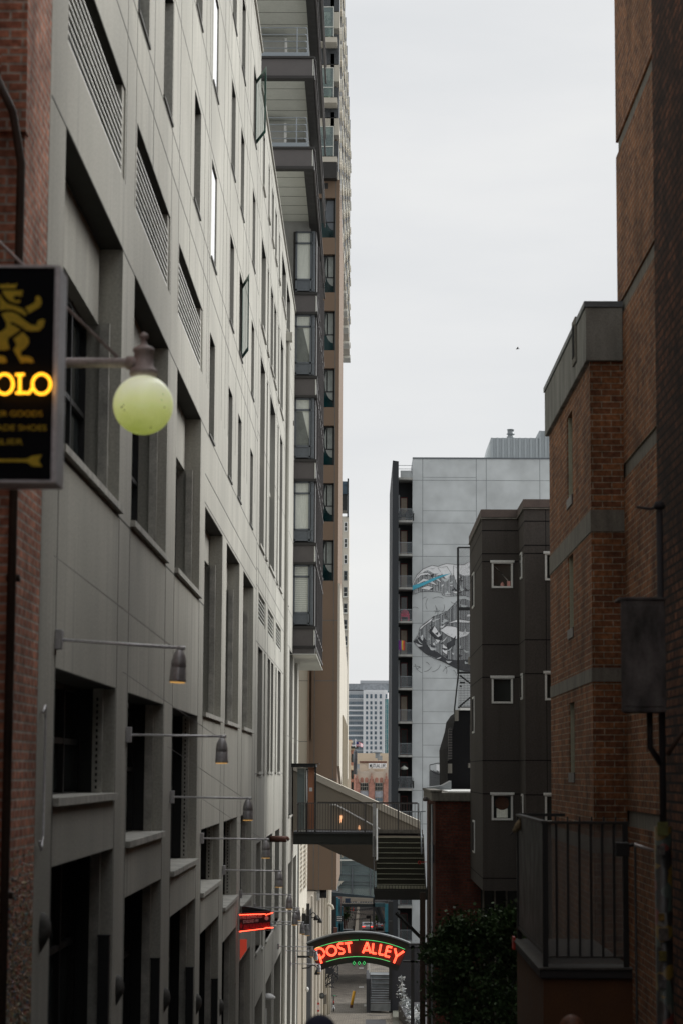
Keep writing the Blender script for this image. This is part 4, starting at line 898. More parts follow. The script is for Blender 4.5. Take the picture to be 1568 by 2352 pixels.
for k in range(16): x = 455+k*9; m_.tube([tuple(at(*k5(x, 1840+k*2.5+random.uniform(-10, 10)), YQ-.02)), tuple(at(*k5(x, 2010), YQ-.02))], .035, 4)
m_.build('painting_lines', M['mblack'], mt)
pts_ = [at(*k5(*q), YQ-.02) for q in [(510, 1795), (560, 1805), (545, 1860), (508, 1840)]]; MB().prism([(p.x, p.z) for p in pts_], (YQ-.03, YQ-.02), 'y').build('painting_white', M['mwhite'], mt)
# ================================================================ WARM GREY BUILDING (right)
YR = 60.0
gb = thing('grey_apartment', 'warm dark grey stucco apartment block with white framed windows on the right', 'building')
xL = at(1107, 1600, YR).x; xS = at(1190.6, 1500, YR).x; zR = at(1140, 1172, YR).z; zB0 = at(1140, 2047, YR).z
Y2 = YR/1.04; k6 = cr(1850, 1950, 1.7798); k7 = cr(1650, 3000, 1.4505)
wx = [(at(1128, v, YR).x, at(1177, v, YR).x) for v in (1290, 1556, 1824)]; wz = [(at(1150, b, YR).z, at(1150, a, YR).z) for a, b in ((1290.6, 1351), (1555.7, 1616.4), (1824, 1884.8))]
def frontwall(mb, Y, x0, x1, z0, z1, holes, dp=.12):
    xs = sorted({x0, x1}|{h[i] for h in holes for i in (0, 1)}); zs = sorted({z0, z1}|{h[i] for h in holes for i in (2, 3)})
    for a, b in zip(xs, xs[1:]):
        for c, d in zip(zs, zs[1:]):
            if not any(h[0] < (a+b)/2 < h[1] and h[2] < (c+d)/2 < h[3] for h in holes): mb.quad((a, Y, c), (b, Y, c), (b, Y, d), (a, Y, d))
    for a, b, c, d in holes:
        e = Y+dp; mb.quad((a, Y, c), (a, e, c), (a, e, d), (a, Y, d)).quad((b, Y, c), (b, e, c), (b, e, d), (b, Y, d)).quad((a, Y, d), (b, Y, d), (b, e, d), (a, e, d)).quad((a, Y, c), (b, Y, c), (b, e, c), (a, e, c))
    return mb
x2r = 8.0
h1 = [(a, b, c, d) for (a, b), (c, d) in zip(wx, wz)]
w2 = [(at(1250.5, v, Y2).x, at(1250.5, v, Y2).x+.62) for v in (1270, 1546, 1824)]; z2 = [(at(1255, b, Y2).z, at(1255, a, Y2).z) for a, b in ((1270, 1333.5), (1545, 1609), (1825, 1890))]
h2 = [(a, b, c, d) for (a, b), (c, d) in zip(w2, z2)]
m_ = frontwall(MB(), YR, xL, xS, zB0, zR, h1); frontwall(m_, Y2, xS, x2r, -6.5, zR, h2)
m_.quad((xS, Y2, -6.5), (xS, YR, -6.5), (xS, YR, zR), (xS, Y2, zR)); m_.quad((xL, YR, zB0), (xL, 67, zB0), (xL, 67, zR), (xL, YR, zR))
m_.quad((xL, YR, zR), (x2r, YR, zR), (x2r, 67, zR), (xL, 67, zR)).quad((xS, Y2, zR), (x2r, Y2, zR), (x2r, YR, zR), (xS, YR, zR)).quad((xL, YR, zB0), (x2r, YR, zB0), (x2r, 67, zB0), (xL, 67, zB0)).quad((xL, 67, zB0), (x2r, 67, zB0), (x2r, 67, zR), (xL, 67, zR))
m_.build('wall', M['greyb'], gb)
MB().box(xL+.4, x2r, YR+.3, 66.8, zB0+.1, zR-.1).build('inner_core', M['void'], gb)
MB().box(xL-.03, xS, YR-.03, YR+.0, at(1140, 1188, YR).z, zR+.02).box(xS-.03, x2r, Y2-.03, Y2, at(1140, 1188, YR).z, zR+.02).box(xL-.03, xL, YR, 67, at(1140, 1188, YR).z, zR+.02).box(xS-.03, xS, Y2, YR-.03, at(1140, 1188, YR).z, zR+.02).build('parapet_cap', plain('mauve_brown_cap', (.115, .088, .078), .8), gb)
j = MB()
zl = at(1140, 1189.5, YR).z; j2 = MB().box(xL-.045, xS, YR-.045, YR, zl-.03, zl).box(xS-.045, x2r, Y2-.045, Y2, zl-.03, zl).box(xL-.045, xL, YR, 67, zl-.03, zl).box(xS-.045, xS, Y2, YR-.045, zl-.03, zl); j2.build('drip_edge', M['bandc'], gb)
for v in (1217.7, 1271, 1289, 1480, 1555, 1746.7, 1823, 2017):
    z = at(1140, v, YR).z; j.box(xL, xS, YR-.004, YR, z-.025, z).box(xS, x2r, Y2-.004, Y2, z-.025, z).box(xL-.004, xL, YR, 67, z-.025, z).box(xS-.004, xS, Y2, YR, z-.025, z)
x = at(*k6(590, 700), Y2).x; j.box(x, x+.015, Y2-.003, Y2, -5, zl)
j.build('reveal_joint', M['void'], gb)
win_lab = ['white framed window with a pink object on its sill', None, 'white framed window with an oval sign and papers behind the glass', None, None, None]
for i, (Y, a, b, c, d) in enumerate([(YR, *h) for h in h1]+[(Y2, *h) for h in h2]):
    t = .055; f = MB().box(a, a+t, Y-.03, Y+.06, c, d).box(b-t, b, Y-.03, Y+.06, c, d).box(a+t, b-t, Y-.03, Y+.06, c, c+t).box(a+t, b-t, Y-.03, Y+.06, d-t, d).box(a-.04, b+.04, Y-.06, Y-.031, d-.03, d+.04)
    fr = f.build('window', M['white'], gb, bevel=.006)
    if win_lab[i]: fr['label'] = win_lab[i]
    MB().box(a+t, b-t, Y+.08, Y+.09, c+t, d-t).build('pane', M['glass'], fr)
    if i == 0:
        MB().box(b-.16, b-.07, Y+.05, Y+.07, c+.06, c+.2).lathe([(0, 0), (.05, 0), (.05, .06), (.02, .1), (0, .12)], (a+.3, Y+.055, c+.06), 12).build('sill_ornament', plain('pale_pink', (.6, .3, .26), .6), fr)
        MB().prism([(a+.07, d-.1), (b-.14, c+.24), (b-.12, c+.18), (a+.2, d-.22)], (Y+.07, Y+.078), 'y').build('drape', M['bwall'], fr)
    if i == 2:
        MB().lathe([(0, -.005), (.19, -.005), (.19, .005), (0, .005)], ((a+b)/2, Y+.07, d-.25), 20, 'y').build('oval_sign', plain('maroon_gold_sign', (.07, .025, .01), .6, var=.6, scale=30), fr)
        MB().box(a+.14, b-.14, Y+.068, Y+.076, c+.07, c+.32).build('paper_notice', M['curt'], fr)
for v0, v1 in ((1272, 1332), (1548, 1608), (1824, 1884)):
    z1, z0 = at(1198, v0, YR-1).z, at(1198, v1, YR-1).z; f = MB().box(xS-.035, xS+.02, YR-1.5, YR-1.0, z0, z1).build('side_window', M['white'], gb); MB().box(xS-.04, xS-.036, YR-1.42, YR-1.08, z0+.06, z1-.06).build('pane', M['glass'], f)
for v0, v1 in ((1319, 1398), (1602, 1685), (1884, 1958)):
    z1, z0 = at(1094, v0, 65).z, at(1094, v1, 65).z; f = MB().box(xL-.03, xL+.02, 64.2, 65.2, z0, z1).build('side_window', M['white'], gb); MB().box(xL-.035, xL-.031, 64.3, 65.1, z0+.06, z1-.06).build('pane', M['void'], f)
# glazed ground floor set back under it
m_ = MB()
for k in range(8): x = xL+.15+k*.33; m_.box(x, x+.05, YR+3.0, YR+3.05, -9, zB0)
f = m_.build('lower_window_frame', M['bandc'], gb); MB().box(xL+.1, x2r, YR+3.06, YR+3.1, -9, zB0).build('lower_glazing', M['glass'], f)
# ================================================================ BLACK STAIR TOWER with mesh deck behind it
kd = cr(1500, 2200, 2.0907); YK = 76.0
bt = thing('black_stair_tower', 'black slatted stair tower with a mesh screened open deck above, beside the wall painting', 'tower')
D_ = lambda x, y, Y=YK: at(*kd(x, y), Y)
def pr(mb, pts, Y0, Y1): q = [D_(*p) for p in pts]; return mb.prism([(p.x, p.z) for p in q], (Y0, Y1), 'y')
pr(MB(), [(600, 1660), (650, 1490), (665, 1400), (705, 1340), (860, 1340), (860, 2015), (606, 2015)], YK, YK+8).build('body', M['void'], bt)
for pts in ([(612, 1500), (640, 1480), (640, 1750), (606, 1765)], [(792, 1460), (835, 1450), (835, 1750), (792, 1755)], [(792, 600), (835, 560), (835, 860), (795, 905)]):
    q = [D_(*p, YK-1.4) for p in pts]; o = MB().prism([(p.x, p.z) for p in q], (YK-1.5, YK-1.2), 'y').build('louvred_shutter', M['dark'], bt)
    s_ = MB()
    for k in range(12): t = (k+.5)/12; a_ = q[0].lerp(q[3], t); b_ = q[1].lerp(q[2], t); s_.box(a_.x, b_.x, YK-1.52, YK-1.5, (a_.z+b_.z)/2-.015, (a_.z+b_.z)/2+.015)
    s_.build('slats', M['steel'], o)
for x0, x1, y0, y1 in ((610, 640, 1790, 1870), (780, 835, 1785, 1825), (780, 835, 895, 955), (668, 695, 1340, 1430)):
    a = D_(x0, y0, YK-1.6); b = D_(x1, y1, YK-1.6); MB().box(a.x, b.x, YK-1.7, YK-1.1, b.z, a.z).build('ledge', M['bandc'], bt)
m_ = MB()
for a, b, w in (((690, -20), (690, 1040), 9), ((834, -20), (834, 1345), 6)): p, q = D_(*a), D_(*b); m_.box(p.x-w*.004, p.x+w*.004, YK-.05, YK+.05, q.z, p.z)
for y, w in ((-20, 6), (493, 14), (1028, 9), (1318, 7)): p, q = D_(690, y), D_(850, y); m_.box(p.x, q.x, YK-.04, YK+.04, p.z-w*.004, p.z+w*.004)
pr(m_, [(688, 1030), (700, 1030), (660, 1400), (655, 1340)], YK-.06, YK+.06)
for a, b in (((705, 1050), (835, 1150)), ((705, 1310), (835, 1200)), ((705, 1110), (750, 1110)), ((705, 1140), (720, 1140))): m_.tube([tuple(D_(*a)), tuple(D_(*b))], .03, 6)
m_.build('deck_frame', M['dark'], bt)
m_ = MB(); x = 697
while x < 832: p, q = D_(x, 1040), D_(x, 1315); m_.box(p.x-.006, p.x+.006, YK, YK+.01, q.z, p.z); x += 12
y = 1050
while y < 1312: p, q = D_(697, y), D_(832, y); m_.box(p.x, q.x, YK, YK+.012, p.z-.006, p.z+.006); y += 14
x = 697
while x < 832: p, q = D_(x, -15), D_(x, 1020); m_.box(p.x-.002, p.x+.002, YK+.02, YK+.025, q.z, p.z); x += 4.5
m_.build('wire_mesh', M['steel'], bt)
pr(MB(), [(705, 1322), (836, 1322), (836, 1343), (705, 1343)], YK-.1, YK+1).build('deck_edge', M['white'], bt)
# roof monitor behind the brick cap
tag(pr(MB(), [(385, 1987-0), (537, 1968), (560, 1955), (606, 1930), (606, 2015), (537, 2015)], YK-3, YK-1).build('roof_skylight', M['galv']), 'small grey roof skylight at the foot of the black stair tower', 'skylight')
# ================================================================ LOW BRICK BUILDING
YL = 67.0
lb = thing('low_brick_building', 'low dark red brick building with a pale stone cap, right of the stairs', 'building')
xl0 = at(999, 1900, YL).x; zc0 = at(1040, 1841, YL).z
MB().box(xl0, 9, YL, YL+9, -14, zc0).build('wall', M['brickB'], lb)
zc1 = at(1040, 1819, YL).z+.12
MB().box(xl0-.12, 9, YL-.12, YL+9.1, zc0, zc0+.26).box(xl0-.16, xl0+.2, YL-.14, YL+9, zc0+.261, zc0+.34).build('stone_cap', M['bandc'], lb, bevel=.02)
MB().box(xl0+.4, 8.8, YL+.2, YL+8.8, zc0+.261, zc0+.3).build('white_roof_membrane', M['white'], lb)
xp = at(970, 2200, 70).x
for i, (x, y, r, lab) in enumerate(((xl0-.10, YL+.1, .035, 'pale conduit on the near corner of the low red brick building'), (xl0-.1, YL+2.4, .05, 'brown drainpipe on the shaded side of the low red brick building'))):
    tag(MB().tube([(x, y, zc0-.1), (x, y, -13)], r, 10).build('wall_pipe', (M['galv'], M['pipe'])[i], None, True), lab, 'pipe')
p = at(1005, 1965, 66.9); tag(MB().box(xl0-.18, xl0-.02, YL+.3, YL+.5, p.z-.25, p.z+.3).build('meter_box', M['dwall']), 'dark meter box on the corner of the low brick building beside the stairs', 'meter box')
p = at(1004, 2215, 66.9); tag(MB().box(xl0-.2, xl0-.02, YL+.3, YL+.55, p.z-.25, p.z+.2).build('meter_box', M['dwall']), 'lower dark meter box on the corner of the low brick building, near the shrub', 'meter box')
p = at(974, 1836, 70); tag(MB().lathe([(0, .1), (.06, .08), (.09, 0), (.07, -.05), (0, -.06)], (p.x, 69, p.z), 14).tube([(p.x, 69, p.z), (xl0, 69, p.z+.05)], .02, 6).build('flood_light', M['steel'], None, True), 'small round flood light under the stone cap of the low brick building', 'lamp')
# ================================================================ BROWN BRICK BUILDING WITH PIER (right)
YPp = 33.0
pb = thing('brown_brick_building', 'tall brown brick building with concrete bands and a projecting lower pier, on the right', 'building')
xP = at(1358, 1300, YPp).x; xW = at(1431, 1000, YPp).x; zP = at(1390, 694, YPp).z; zPb = at(1390, 830, YPp).z
yE = 40.4
# slots in the pier side
sl = []
for u0, v0, u1, v1 in ((1301, 932, 1314, 1135), (1303, 1253, 1317, 1440), (1306, 1586, 1319, 1775)):
    a = atX((u0+u1)/2, v0+60, xP); sl.append((a.y-.45, a.y+.45, atX(u1, v1, xP).z, atX(u0, v0+30, xP).z))
def facadeL(mb, X, y0, y1, z0, z1, holes):
    t = MB(); facade(t, -X, y0, y1, z0, z1, holes); n = len(mb.v); mb.v += [(-v[0], v[1], v[2]) for v in t.v]; mb.f += [tuple(n+i for i in f) for f in t.f]
m_ = MB(); facadeL(m_, xP, YPp, yE, -12, zPb, [(*s_, .2) for s_ in sl])
m_.quad((xP, YPp, -12), (xW, YPp, -12), (xW, YPp, zPb), (xP, YPp, zPb)).quad((xP, yE, -12), (9, yE, -12), (9, yE, zPb), (xP, yE, zPb)); m_.build('pier_wall', M['brickR'], pb)
for a, b, c, d in sl:
    f = MB().box(xP+.12, xP+.19, b-.07, b, c, d).box(xP-.02, xP+.2, a-.03, b+.03, c-.16, c).build('slot_window', M['steel'], pb); MB().box(xP+.17, xP+.18, a, b-.07, c, d).build('pane', M['glass'], f)
    MB().box(xP+.02, xP+.12, b-.05, b-.0, c, d).build('pale_jamb', plain('pale_jamb_paint', (.42, .42, .32), .6), f)
MB().box(xP+.4, 9, YPp+.3, yE-.2, -11.9, zPb-.05).build('inner_core', M['void'], pb)
MB().box(xP-.07, xW, YPp-.07, yE+.15, zPb, zP-.09).build('concrete_parapet', M['capc'], pb, bevel=.015)
MB().box(xP-.09, xW, YPp-.09, yE+.17, zP-.089, zP).build('metal_coping', M['frameb'], pb)
v0 = atX(1318, 790, xP-.07); f = MB().box(xP-.1, xP-.02, v0.y-.45, v0.y+.1, v0.z-.36, v0.z+.36).build('vent_frame', M['bandc'], pb); MB().box(xP-.11, xP-.101, v0.y-.33, v0.y-.02, v0.z-.26, v0.z+.26).build('vent_grille', M['void'], f)
m_ = MB()
for va, vb in ((1171, 1221), (1534, 1566), (1925, 1960)):
    z1, z0 = at(1390, va, YPp).z, at(1390, vb, YPp).z; m_.box(xP-.012, xW, YPp-.012, yE, z0, z1)
m_.build('concrete_band', M['bandc'], pb)
MB().box(5.3, 9, yE+.1, 57.3, -14, 6.3).build('unseen_light_block', M['brickR'], pb)  # unseen block added behind the pier to keep low light off the left facade
# tall wall
yN = 29.2
zb = [9.93, 7.28, 4.70, 2.1, -.55]
m_ = MB(); zt2 = 12.4; zc = zt2
for z in zb: m_.box(xW, 9.5, yN-.9, YPp+.6, z, zc); zc = z-.24
m_.box(xW, 9.5, yN-.9, YPp+.6, -14, zc); m_.box(xW+.05, 9.4, 20.5, yN-.91, -14, 7.2); m_.build('tall_wall', M['brickR'], pb)
m_ = MB()
for z in zb: m_.box(xW+.03, 9.4, yN-.8, YPp+.5, z-.239, z-.001)
m_.build('concrete_band', M['bandc'], pb)
# ================================================================ DARK NEAR BRICK BUILDING
nb = thing('dark_brick_building', 'near-black old brick building at the right edge of the photo', 'building')
XN = 2.95; yn = 2.95/at(1507, 1000, 1).x
MB().box(XN, 9, -25, yn, -14, 13).build('wall', M['brickRd'], nb)  # lengthened out of view behind the camera to hold back sky light
yb = 19.0
def B_(u, v, Y=yb): return at(u, v, Y)
pl = thing('utility_pole', 'pole crusted with stickers and paint at the right edge', 'pole', (B_(1520, 2000).x, yb+.1, -5))
pc = B_(1522, 1700).x+.02
MB().tube([(pc, yb+.2, B_(1520, 1165).z), (pc, yb+.2, B_(1520, 1980).z)], .03, 10).build('pipe', M['dwall'], pl, True)
MB().tube([(pc, yb+.22, B_(1520, 1900).z), (pc-.005, yb+.22, -9)], .075, 14).build('sticker_layer', M['stick'], pl, True)
MB().tube([(pc-.2, yb+.2, B_(1460, 1158).z), (pc-.08, yb+.2, B_(1490, 1163).z), (pc, yb+.2, B_(1520, 1158).z)], .012, 6).lathe([(0, .05), (.04, .045), (.055, 0), (.04, -.02), (0, -.02)], (pc, yb+.2, B_(1520, 1158).z), 12).build('wire_bracket', M['dwall'], pl, True)
MB().tube([(pc+.03, yb+.1, B_(1520, 1735).z), (pc+.14, yb+.12, B_(1560, 1690).z), (pc+.3, yb+.15, B_(1600, 1640).z)], .02, 10).build('elbow_pipe', M['pipe'], pl, True)
for v, col in ((1905, (.35, .4, .1)), (1955, (.3, .3, .28)), (2110, (.5, .3, .05)), (2150, (.28, .25, .22)), (2200, (.35, .3, .05)), (2265, (.3, .3, .3))):
    z = B_(1520, v).z; w = random.uniform(.03, .06); MB().box(pc-.06, pc-.06+w*1.6, yb+.135, yb+.14, z-w, z+w).build('sticker', plain('sticker', scl(col, .35), .5, var=.5, scale=25, bmp=0), pl)
eb = thing('electrical_box', 'grimy grey metal electrical box mounted by the pole at the right edge', 'electrical box', B_(1478, 1500))
a = B_(1424, 1378); b = B_(1530, 1637)
MB().prism([(a.x, yb), (b.x, yb-.0), (b.x, yb+.35), (a.x+.06, yb+.35)], (b.z, a.z), 'z').build('cabinet', M['box'], eb, bevel=.01)
MB().box(a.x-.01, b.x+.01, yb-.01, yb+.36, a.z+.001, a.z+.025).box(a.x+.03, b.x-.03, yb-.008, yb-.001, b.z+.05, a.z-.05).build('lid_and_door', M['box'], eb, bevel=.004)
MB().tube([(b.x-.12, yb+.2, b.z), (b.x-.12, yb+.2, b.z-.3), (b.x-.02, yb+.2, b.z-.45)], .028, 10).build('conduit', M['dark'], eb, True)
p = B_(1456, 1940, 24.0); fl_ = thing('spot_light', 'small black spot light on a pale metal arm near the terrace fence', 'lamp', p)
MB().tube([tuple(p), tuple(B_(1500, 1955, 24.0))], .018, 8).build('arm', M['silver'], fl_, True)
MB().box(p.x-.2, p.x-.06, 23.95, 24.12, p.z-.13, p.z+.02).tube([(p.x, 24, p.z), (p.x-.1, 24.05, p.z-.03)], .02, 8).build('lamp_head', M['dark'], fl_, bevel=.01)
tag(MB().tube([(p.x+.02, 24.1, p.z), (p.x+.02, 24.1, -9)], .014, 8).build('wall_conduit', M['dark'], None, True), 'thin vertical conduit between the terrace fence and the stickered pole', 'conduit')
# ================================================================ TERRACE WITH FENCE
YT2 = 25.0
te = thing('terrace', 'fenced terrace on an orange brown base with a grey ledge, at the lower right', 'terrace')
T_ = lambda x, y, Y=YT2: at(*k7(x, y), Y)
xa_, xb_ = T_(738, 1330).x, T_(1262, 1330).x; z1, z0 = T_(1000, 1278).z, T_(1000, 1332).z; yBk = 29.3
MB().box(xa_+.04, xb_+.03, YT2+.05, yBk, -8, z0).build('base', plain('orange_brown_render', (.11, .05, .022), .9, var=.15), te)
MB().box(xa_, xb_+.03, YT2, yBk, z0, z1).build('ledge', plain('dull_ledge', (.03, .03, .033), .7), te, bevel=.015)
MB().box(xa_-.02, xb_+.03, YT2-.02, yBk+.01, z1-.0, z1+.02).build('ledge_rim', M['fix'], te)
q = T_(600, 1145, yBk); MB().box(xa_-.03, xa_+.0, yBk-.3, yBk-.05, z1-.1, z1+.06).build('red_corner', M['redb'], te)
f = thing('terrace_fence', 'tall black metal fence with fine mesh around the terrace at the lower right', 'fence', (xa_+.1, YT2+.2, z1))
fx0, fx1 = T_(772, 800).x, T_(1242, 800).x; ft = T_(1000, 432).z
m_ = MB(); n = 7; fy = YT2+.12
m_.box(fx0-.03, fx0+.03, fy-.03, fy+.03, z1+.02, ft)
m_.build('corner_post', M['dark'], f); MB().box(fx1-.03, fx1+.03, fy-.03, fy+.03, z1+.02, ft).build('corner_post', M['dark'], f)
for k in range(1, n): x = fx0+(fx1-fx0)*k/n; MB().box(x-.013, x+.013, fy-.013, fy+.013, T_(800, 1205).z, ft-.001).build('bar', M['dark'], f)
MB().box(fx0-.04, fx1+.04, fy-.035, fy+.035, ft, ft+.03).box(fx0, fx1, fy-.02, fy+.02, T_(800, 1212).z, T_(800, 1204).z).box(fx0-.04, fx0+.04, fy+.036, yBk, ft, ft+.03).box(fx0-.02, fx0+.02, fy+.036, yBk, z1+.15, z1+.19).build('rail', M['dark'] if False else M['dsteel'], f)
MB().box(fx0+.03, fx1-.03, fy+.021, fy+.024, z1+.05, ft).build('mesh_panel', M['mesh'], f)
MB().box(fx0-.012, fx0+.012, fy+.04, yBk, z1+.2, ft).build('side_panel', M['dark'], f)
MB().box(fx0-.03, fx0+.03, yBk-.06, yBk, z1, ft).build('rear_post', M['dark'], f)
m_ = MB().box(fx0, fx1-.3, yBk, yBk+.04, ft-.0, ft+.04); 
for k in range(9): m_.box(fx0+k*.16, fx0+k*.16+.02, yBk, yBk+.03, ft-.25, ft)
m_.build('rear_rail', M['dark'], f)
# bird leaning down over the fence corner
bl = T_(640, 405, yBk-.5); 
bd_ = thing('bird', 'brown bird bending head down from the corner of the black terrace fence', 'bird', bl)
def skin(name, pts, edges, mat, parent, lv=2):
    me = bpy.data.meshes.new(name); o_ = parent.location if parent else Vector()
    me.from_pydata([tuple(Vector(p[:3])-o_) for p in pts], edges, []); ob = bpy.data.objects.new(name, me); C.objects.link(ob); ob.parent = parent
    me.materials.append(mat); md = ob.modifiers.new('skin', 'SKIN'); md.use_smooth_shade = True
    for i, p in enumerate(pts):
        sv = me.skin_vertices[0].data[i]; sv.radius = (p[3], p[3] if len(p) < 5 else p[4]); sv.use_root = (i == 0)
    ss = ob.modifiers.new('sub', 'SUBSURF'); ss.levels = lv; ss.render_levels = lv; return ob
def bp(x, y, r, dy=0): p = T_(x, y, yBk-.5); return (p.x, p.y+dy, p.z, r)
fe = plain('brown_feathers', (.2, .15, .085), .8, var=.5, scale=30)
skin('body', [bp(630, 425, .062), bp(648, 402, .045), bp(664, 392, .018), bp(608, 450, .055), bp(592, 470, .038), bp(582, 480, .03)], [(0, 1), (1, 2), (0, 3), (3, 4), (4, 5)], fe, bd_)
MB().tube([bp(578, 484, 0)[:3], bp(556, 500, 0)[:3]], .012, 8, False, .003).build('beak', M['dark'], bd_)
MB().tube([bp(650, 398, 0)[:3], bp(690, 408, 0)[:3], bp(755, 430, 0)[:3]], .014, 8, False, .02).tube([bp(640, 392, 0)[:3], bp(608, 386, 0)[:3]], .008, 6).build('tail_and_leg', plain('pale_feather', (.3, .26, .17), .8), bd_)
# ================================================================ SHRUB
sh = thing('shrub', 'dark glossy leafed shrub growing below the grey building at the lower right', 'shrub', (2.6, 42, gz(42)))
random.seed(11); m_ = MB(); blobs = []
for x, y, r in ((430, 1020, .6), (300, 1080, .7), (520, 1030, .7), (250, 1010, .45), (210, 1120, .5), (400, 1180, .9), (230, 1200, .5), (180, 1330, .45), (300, 1330, .7), (540, 1230, .8), (450, 1400, .9), (230, 1450, .6), (330, 1560, .8), (560, 950, .4), (150, 1140, .3), (560, 1450, .8), (440, 1600, 1.0), (600, 1100, .6)):
    p = T_(x, y+40, 42+random.uniform(-.6, .8)); blobs.append((p, r*.62))
for c, r in blobs:
    sub = [c+Vector((random.gauss(0, 1), random.gauss(0, 1), random.gauss(0, 1))).normalized()*r*random.uniform(.2, 1.0) for _ in range(26)]
    for s0_ in sub:
        for k in range(34):
            p = s0_+Vector((random.gauss(0, .13), random.gauss(0, .13), random.gauss(0, .11))); L = random.uniform(.05, .1)
            d = Vector((random.uniform(-1, 1), random.uniform(-1, 1), random.uniform(-.6, .9))).normalized(); s_ = d.cross(Vector((random.random(), random.random(), random.random()))).normalized()*L*.42
            m_.quad(p, p+d*L*.5+s_, p+d*L, p+d*L*.5-s_)
m_.build('crown', M['leaf'], sh)
m_ = MB()
base = Vector((2.8, 42.3, gz(42)))
for c, r in blobs: m_.tube([tuple(base), tuple(base.lerp(c, .5)+Vector((0, .1, -.3))), tuple(c)], .05, 6, False, .012)
m_.build('stems', M['bark'], sh)
# ================================================================ FOOTBRIDGE AND STAIRS
k9 = cr(1150, 3000, 2.6133); YBr = 78.0
V_ = lambda x, y, Y=YBr: at(*k9(x, y), Y)
fbr = thing('footbridge', 'dark steel footbridge with a picket railing and stairs coming down on its right', 'footbridge')
xl_, xr_ = V_(60, 900).x, V_(892, 900).x; zd = V_(500, 872).z
MB().box(xl_, xr_, YBr, YBr+.3, V_(500, 990).z, V_(500, 878).z).box(xl_, xr_, YBr-.08, YBr, V_(500, 885).z, V_(500, 876).z).box(xl_, xr_, YBr-.08, YBr, V_(500, 992).z, V_(500, 983).z).build('edge_beam', plain('black_green_beam', (.025, .028, .024), .5, .1), fbr)
MB().box(xl_, V_(1410, 870).x, YBr+.3, YBr+2.6, V_(500, 900).z, V_(500, 865).z).build('deck', M['dwall'], fbr)
MB().box(xr_, V_(1410, 870).x, YBr-.02, YBr+.3, V_(500, 872).z, V_(500, 835).z).build('landing_edge', M['bandc'], fbr)
m_ = MB(); zt3 = V_(500, 556).z; x = V_(110, 700).x; xe_ = V_(1372, 700).x; k = 0
m_.box(V_(107, 556).x, xe_, YBr+.04, YBr+.09, zt3-.03, zt3).box(V_(107, 556).x, xe_, YBr+.04, YBr+.07, zd+.1, zd+.13)
while x < xe_:
    w = .028 if k % 12 == 0 else .009; m_.box(x-w, x+w, YBr+.05, YBr+.07+w, zd, zt3-.03); x += .0985; k += 1
m_.box(xe_-.03, xe_, YBr+.03, YBr+.1, zd-.1, zt3); m_.build('railing', M['steel'], fbr)
m_ = MB(); z_ = zt3-.03; x = V_(300, 700).x
m_.box(x, xe_, YBr+2.4, YBr+2.44, zt3-.03, zt3)
while x < xr_: m_.box(x-.009, x+.009, YBr+2.41, YBr+2.43, zd, zt3-.03); x += .098
m_.build('rear_railing', M['dsteel'], fbr)
tx0, tx1 = V_(925, 1000).x, V_(1420, 1000).x; ys = [918, 972, 1025, 1078, 1132, 1187, 1242, 1298, 1352, 1408]
yprev = YBr-.02; n = len(ys)
m_ = MB(); mn = MB(); ztop_ = V_(1200, 870).z
for i, y in enumerate(ys):
    Yi = YBr-.02-.28*(i+1); z = at(*k9(1200, y), Yi).z
    m_.box(tx0, tx1, Yi+.03, Yi+.30, z-.19, z-.012); mn.box(tx0, tx1, Yi, Yi+.045, z-.02, z)
Yl = YBr-.02-.28*(n+1); zl_ = at(*k9(1200, 1425), Yl).z
m_.box(tx0, tx1, Yl+.1, Yl+1.2, zl_-.1, zl_-.01); m_.build('stair_treads', M['riser'], fbr); 
for k in range(16): x = tx0+(tx1-tx0)*(k+.1)/16; mn.box(x, x+(tx1-tx0)*.05, Yl, Yl+.1, zl_-.1, zl_)
mn.build('stair_nosings', M['tread'], fbr)
MB().box(V_(900, 1500).x, V_(1440, 1500).x, Yl-.1, Yl-.02, at(*k9(1200, 1570), Yl).z, at(*k9(1200, 1475), Yl).z).box(V_(900, 1500).x, V_(1440, 1500).x, Yl-.02, Yl+1.2, zl_-.3, zl_-.11).build('landing_beam', plain('stair_beam', (.028, .028, .024), .6), fbr)
for xx in (905, 1420): a, b = at(*k9(xx, 900), YBr-.1), at(*k9(xx, 1440), Yl); MB().prism([(YBr-.05, a.z+.05), (Yl, b.z+.05), (Yl, b.z-.25), (YBr-.05, a.z-.28)], (a.x-.03, a.x+.0), 'x').build('stringer', M['dsteel'], fbr)
p0, p1 = V_(903, 560, YBr-.1), V_(903, 1120, YBr-.1); MB().box(p0.x-.055, p0.x+.055, YBr-.16, YBr-.06, p1.z, p0.z).build('white_post', plain('grey_white_post', (.36, .36, .36), .5), fbr, bevel=.006)
MB().tube([tuple(V_(930, 618, YBr-.3)), tuple(V_(932, 1155, YBr-1.5)), tuple(V_(912, 1160, YBr-1.5))], .03, 8).build('handrail', M['white'], fbr, True)
MB().tube([tuple(V_(1300, 650, YBr-.3)), tuple(V_(1440, 646, YBr-.3))], .02, 8).tube([tuple(V_(1385, 650, YBr-.3)), tuple(V_(1397, 1090, YBr-1.5))], .025, 8).build('handrail', M['railg'], fbr, True)
MB().tube([tuple(at(*cr(1150, 3500, 2.6133)(1130, 400), 75)), tuple(at(*cr(1150, 3500, 2.6133)(1400, 670), 75))], .06, 4).build('diagonal_brace', M['dark'], fbr)
xx = at(969.5, 2200, 73.2).x; MB().box(xx-.09, xx+.09, 73.1, 73.28, -12, at(970, 2050, 73.2).z).build('support_column', M['pipe'], fbr)
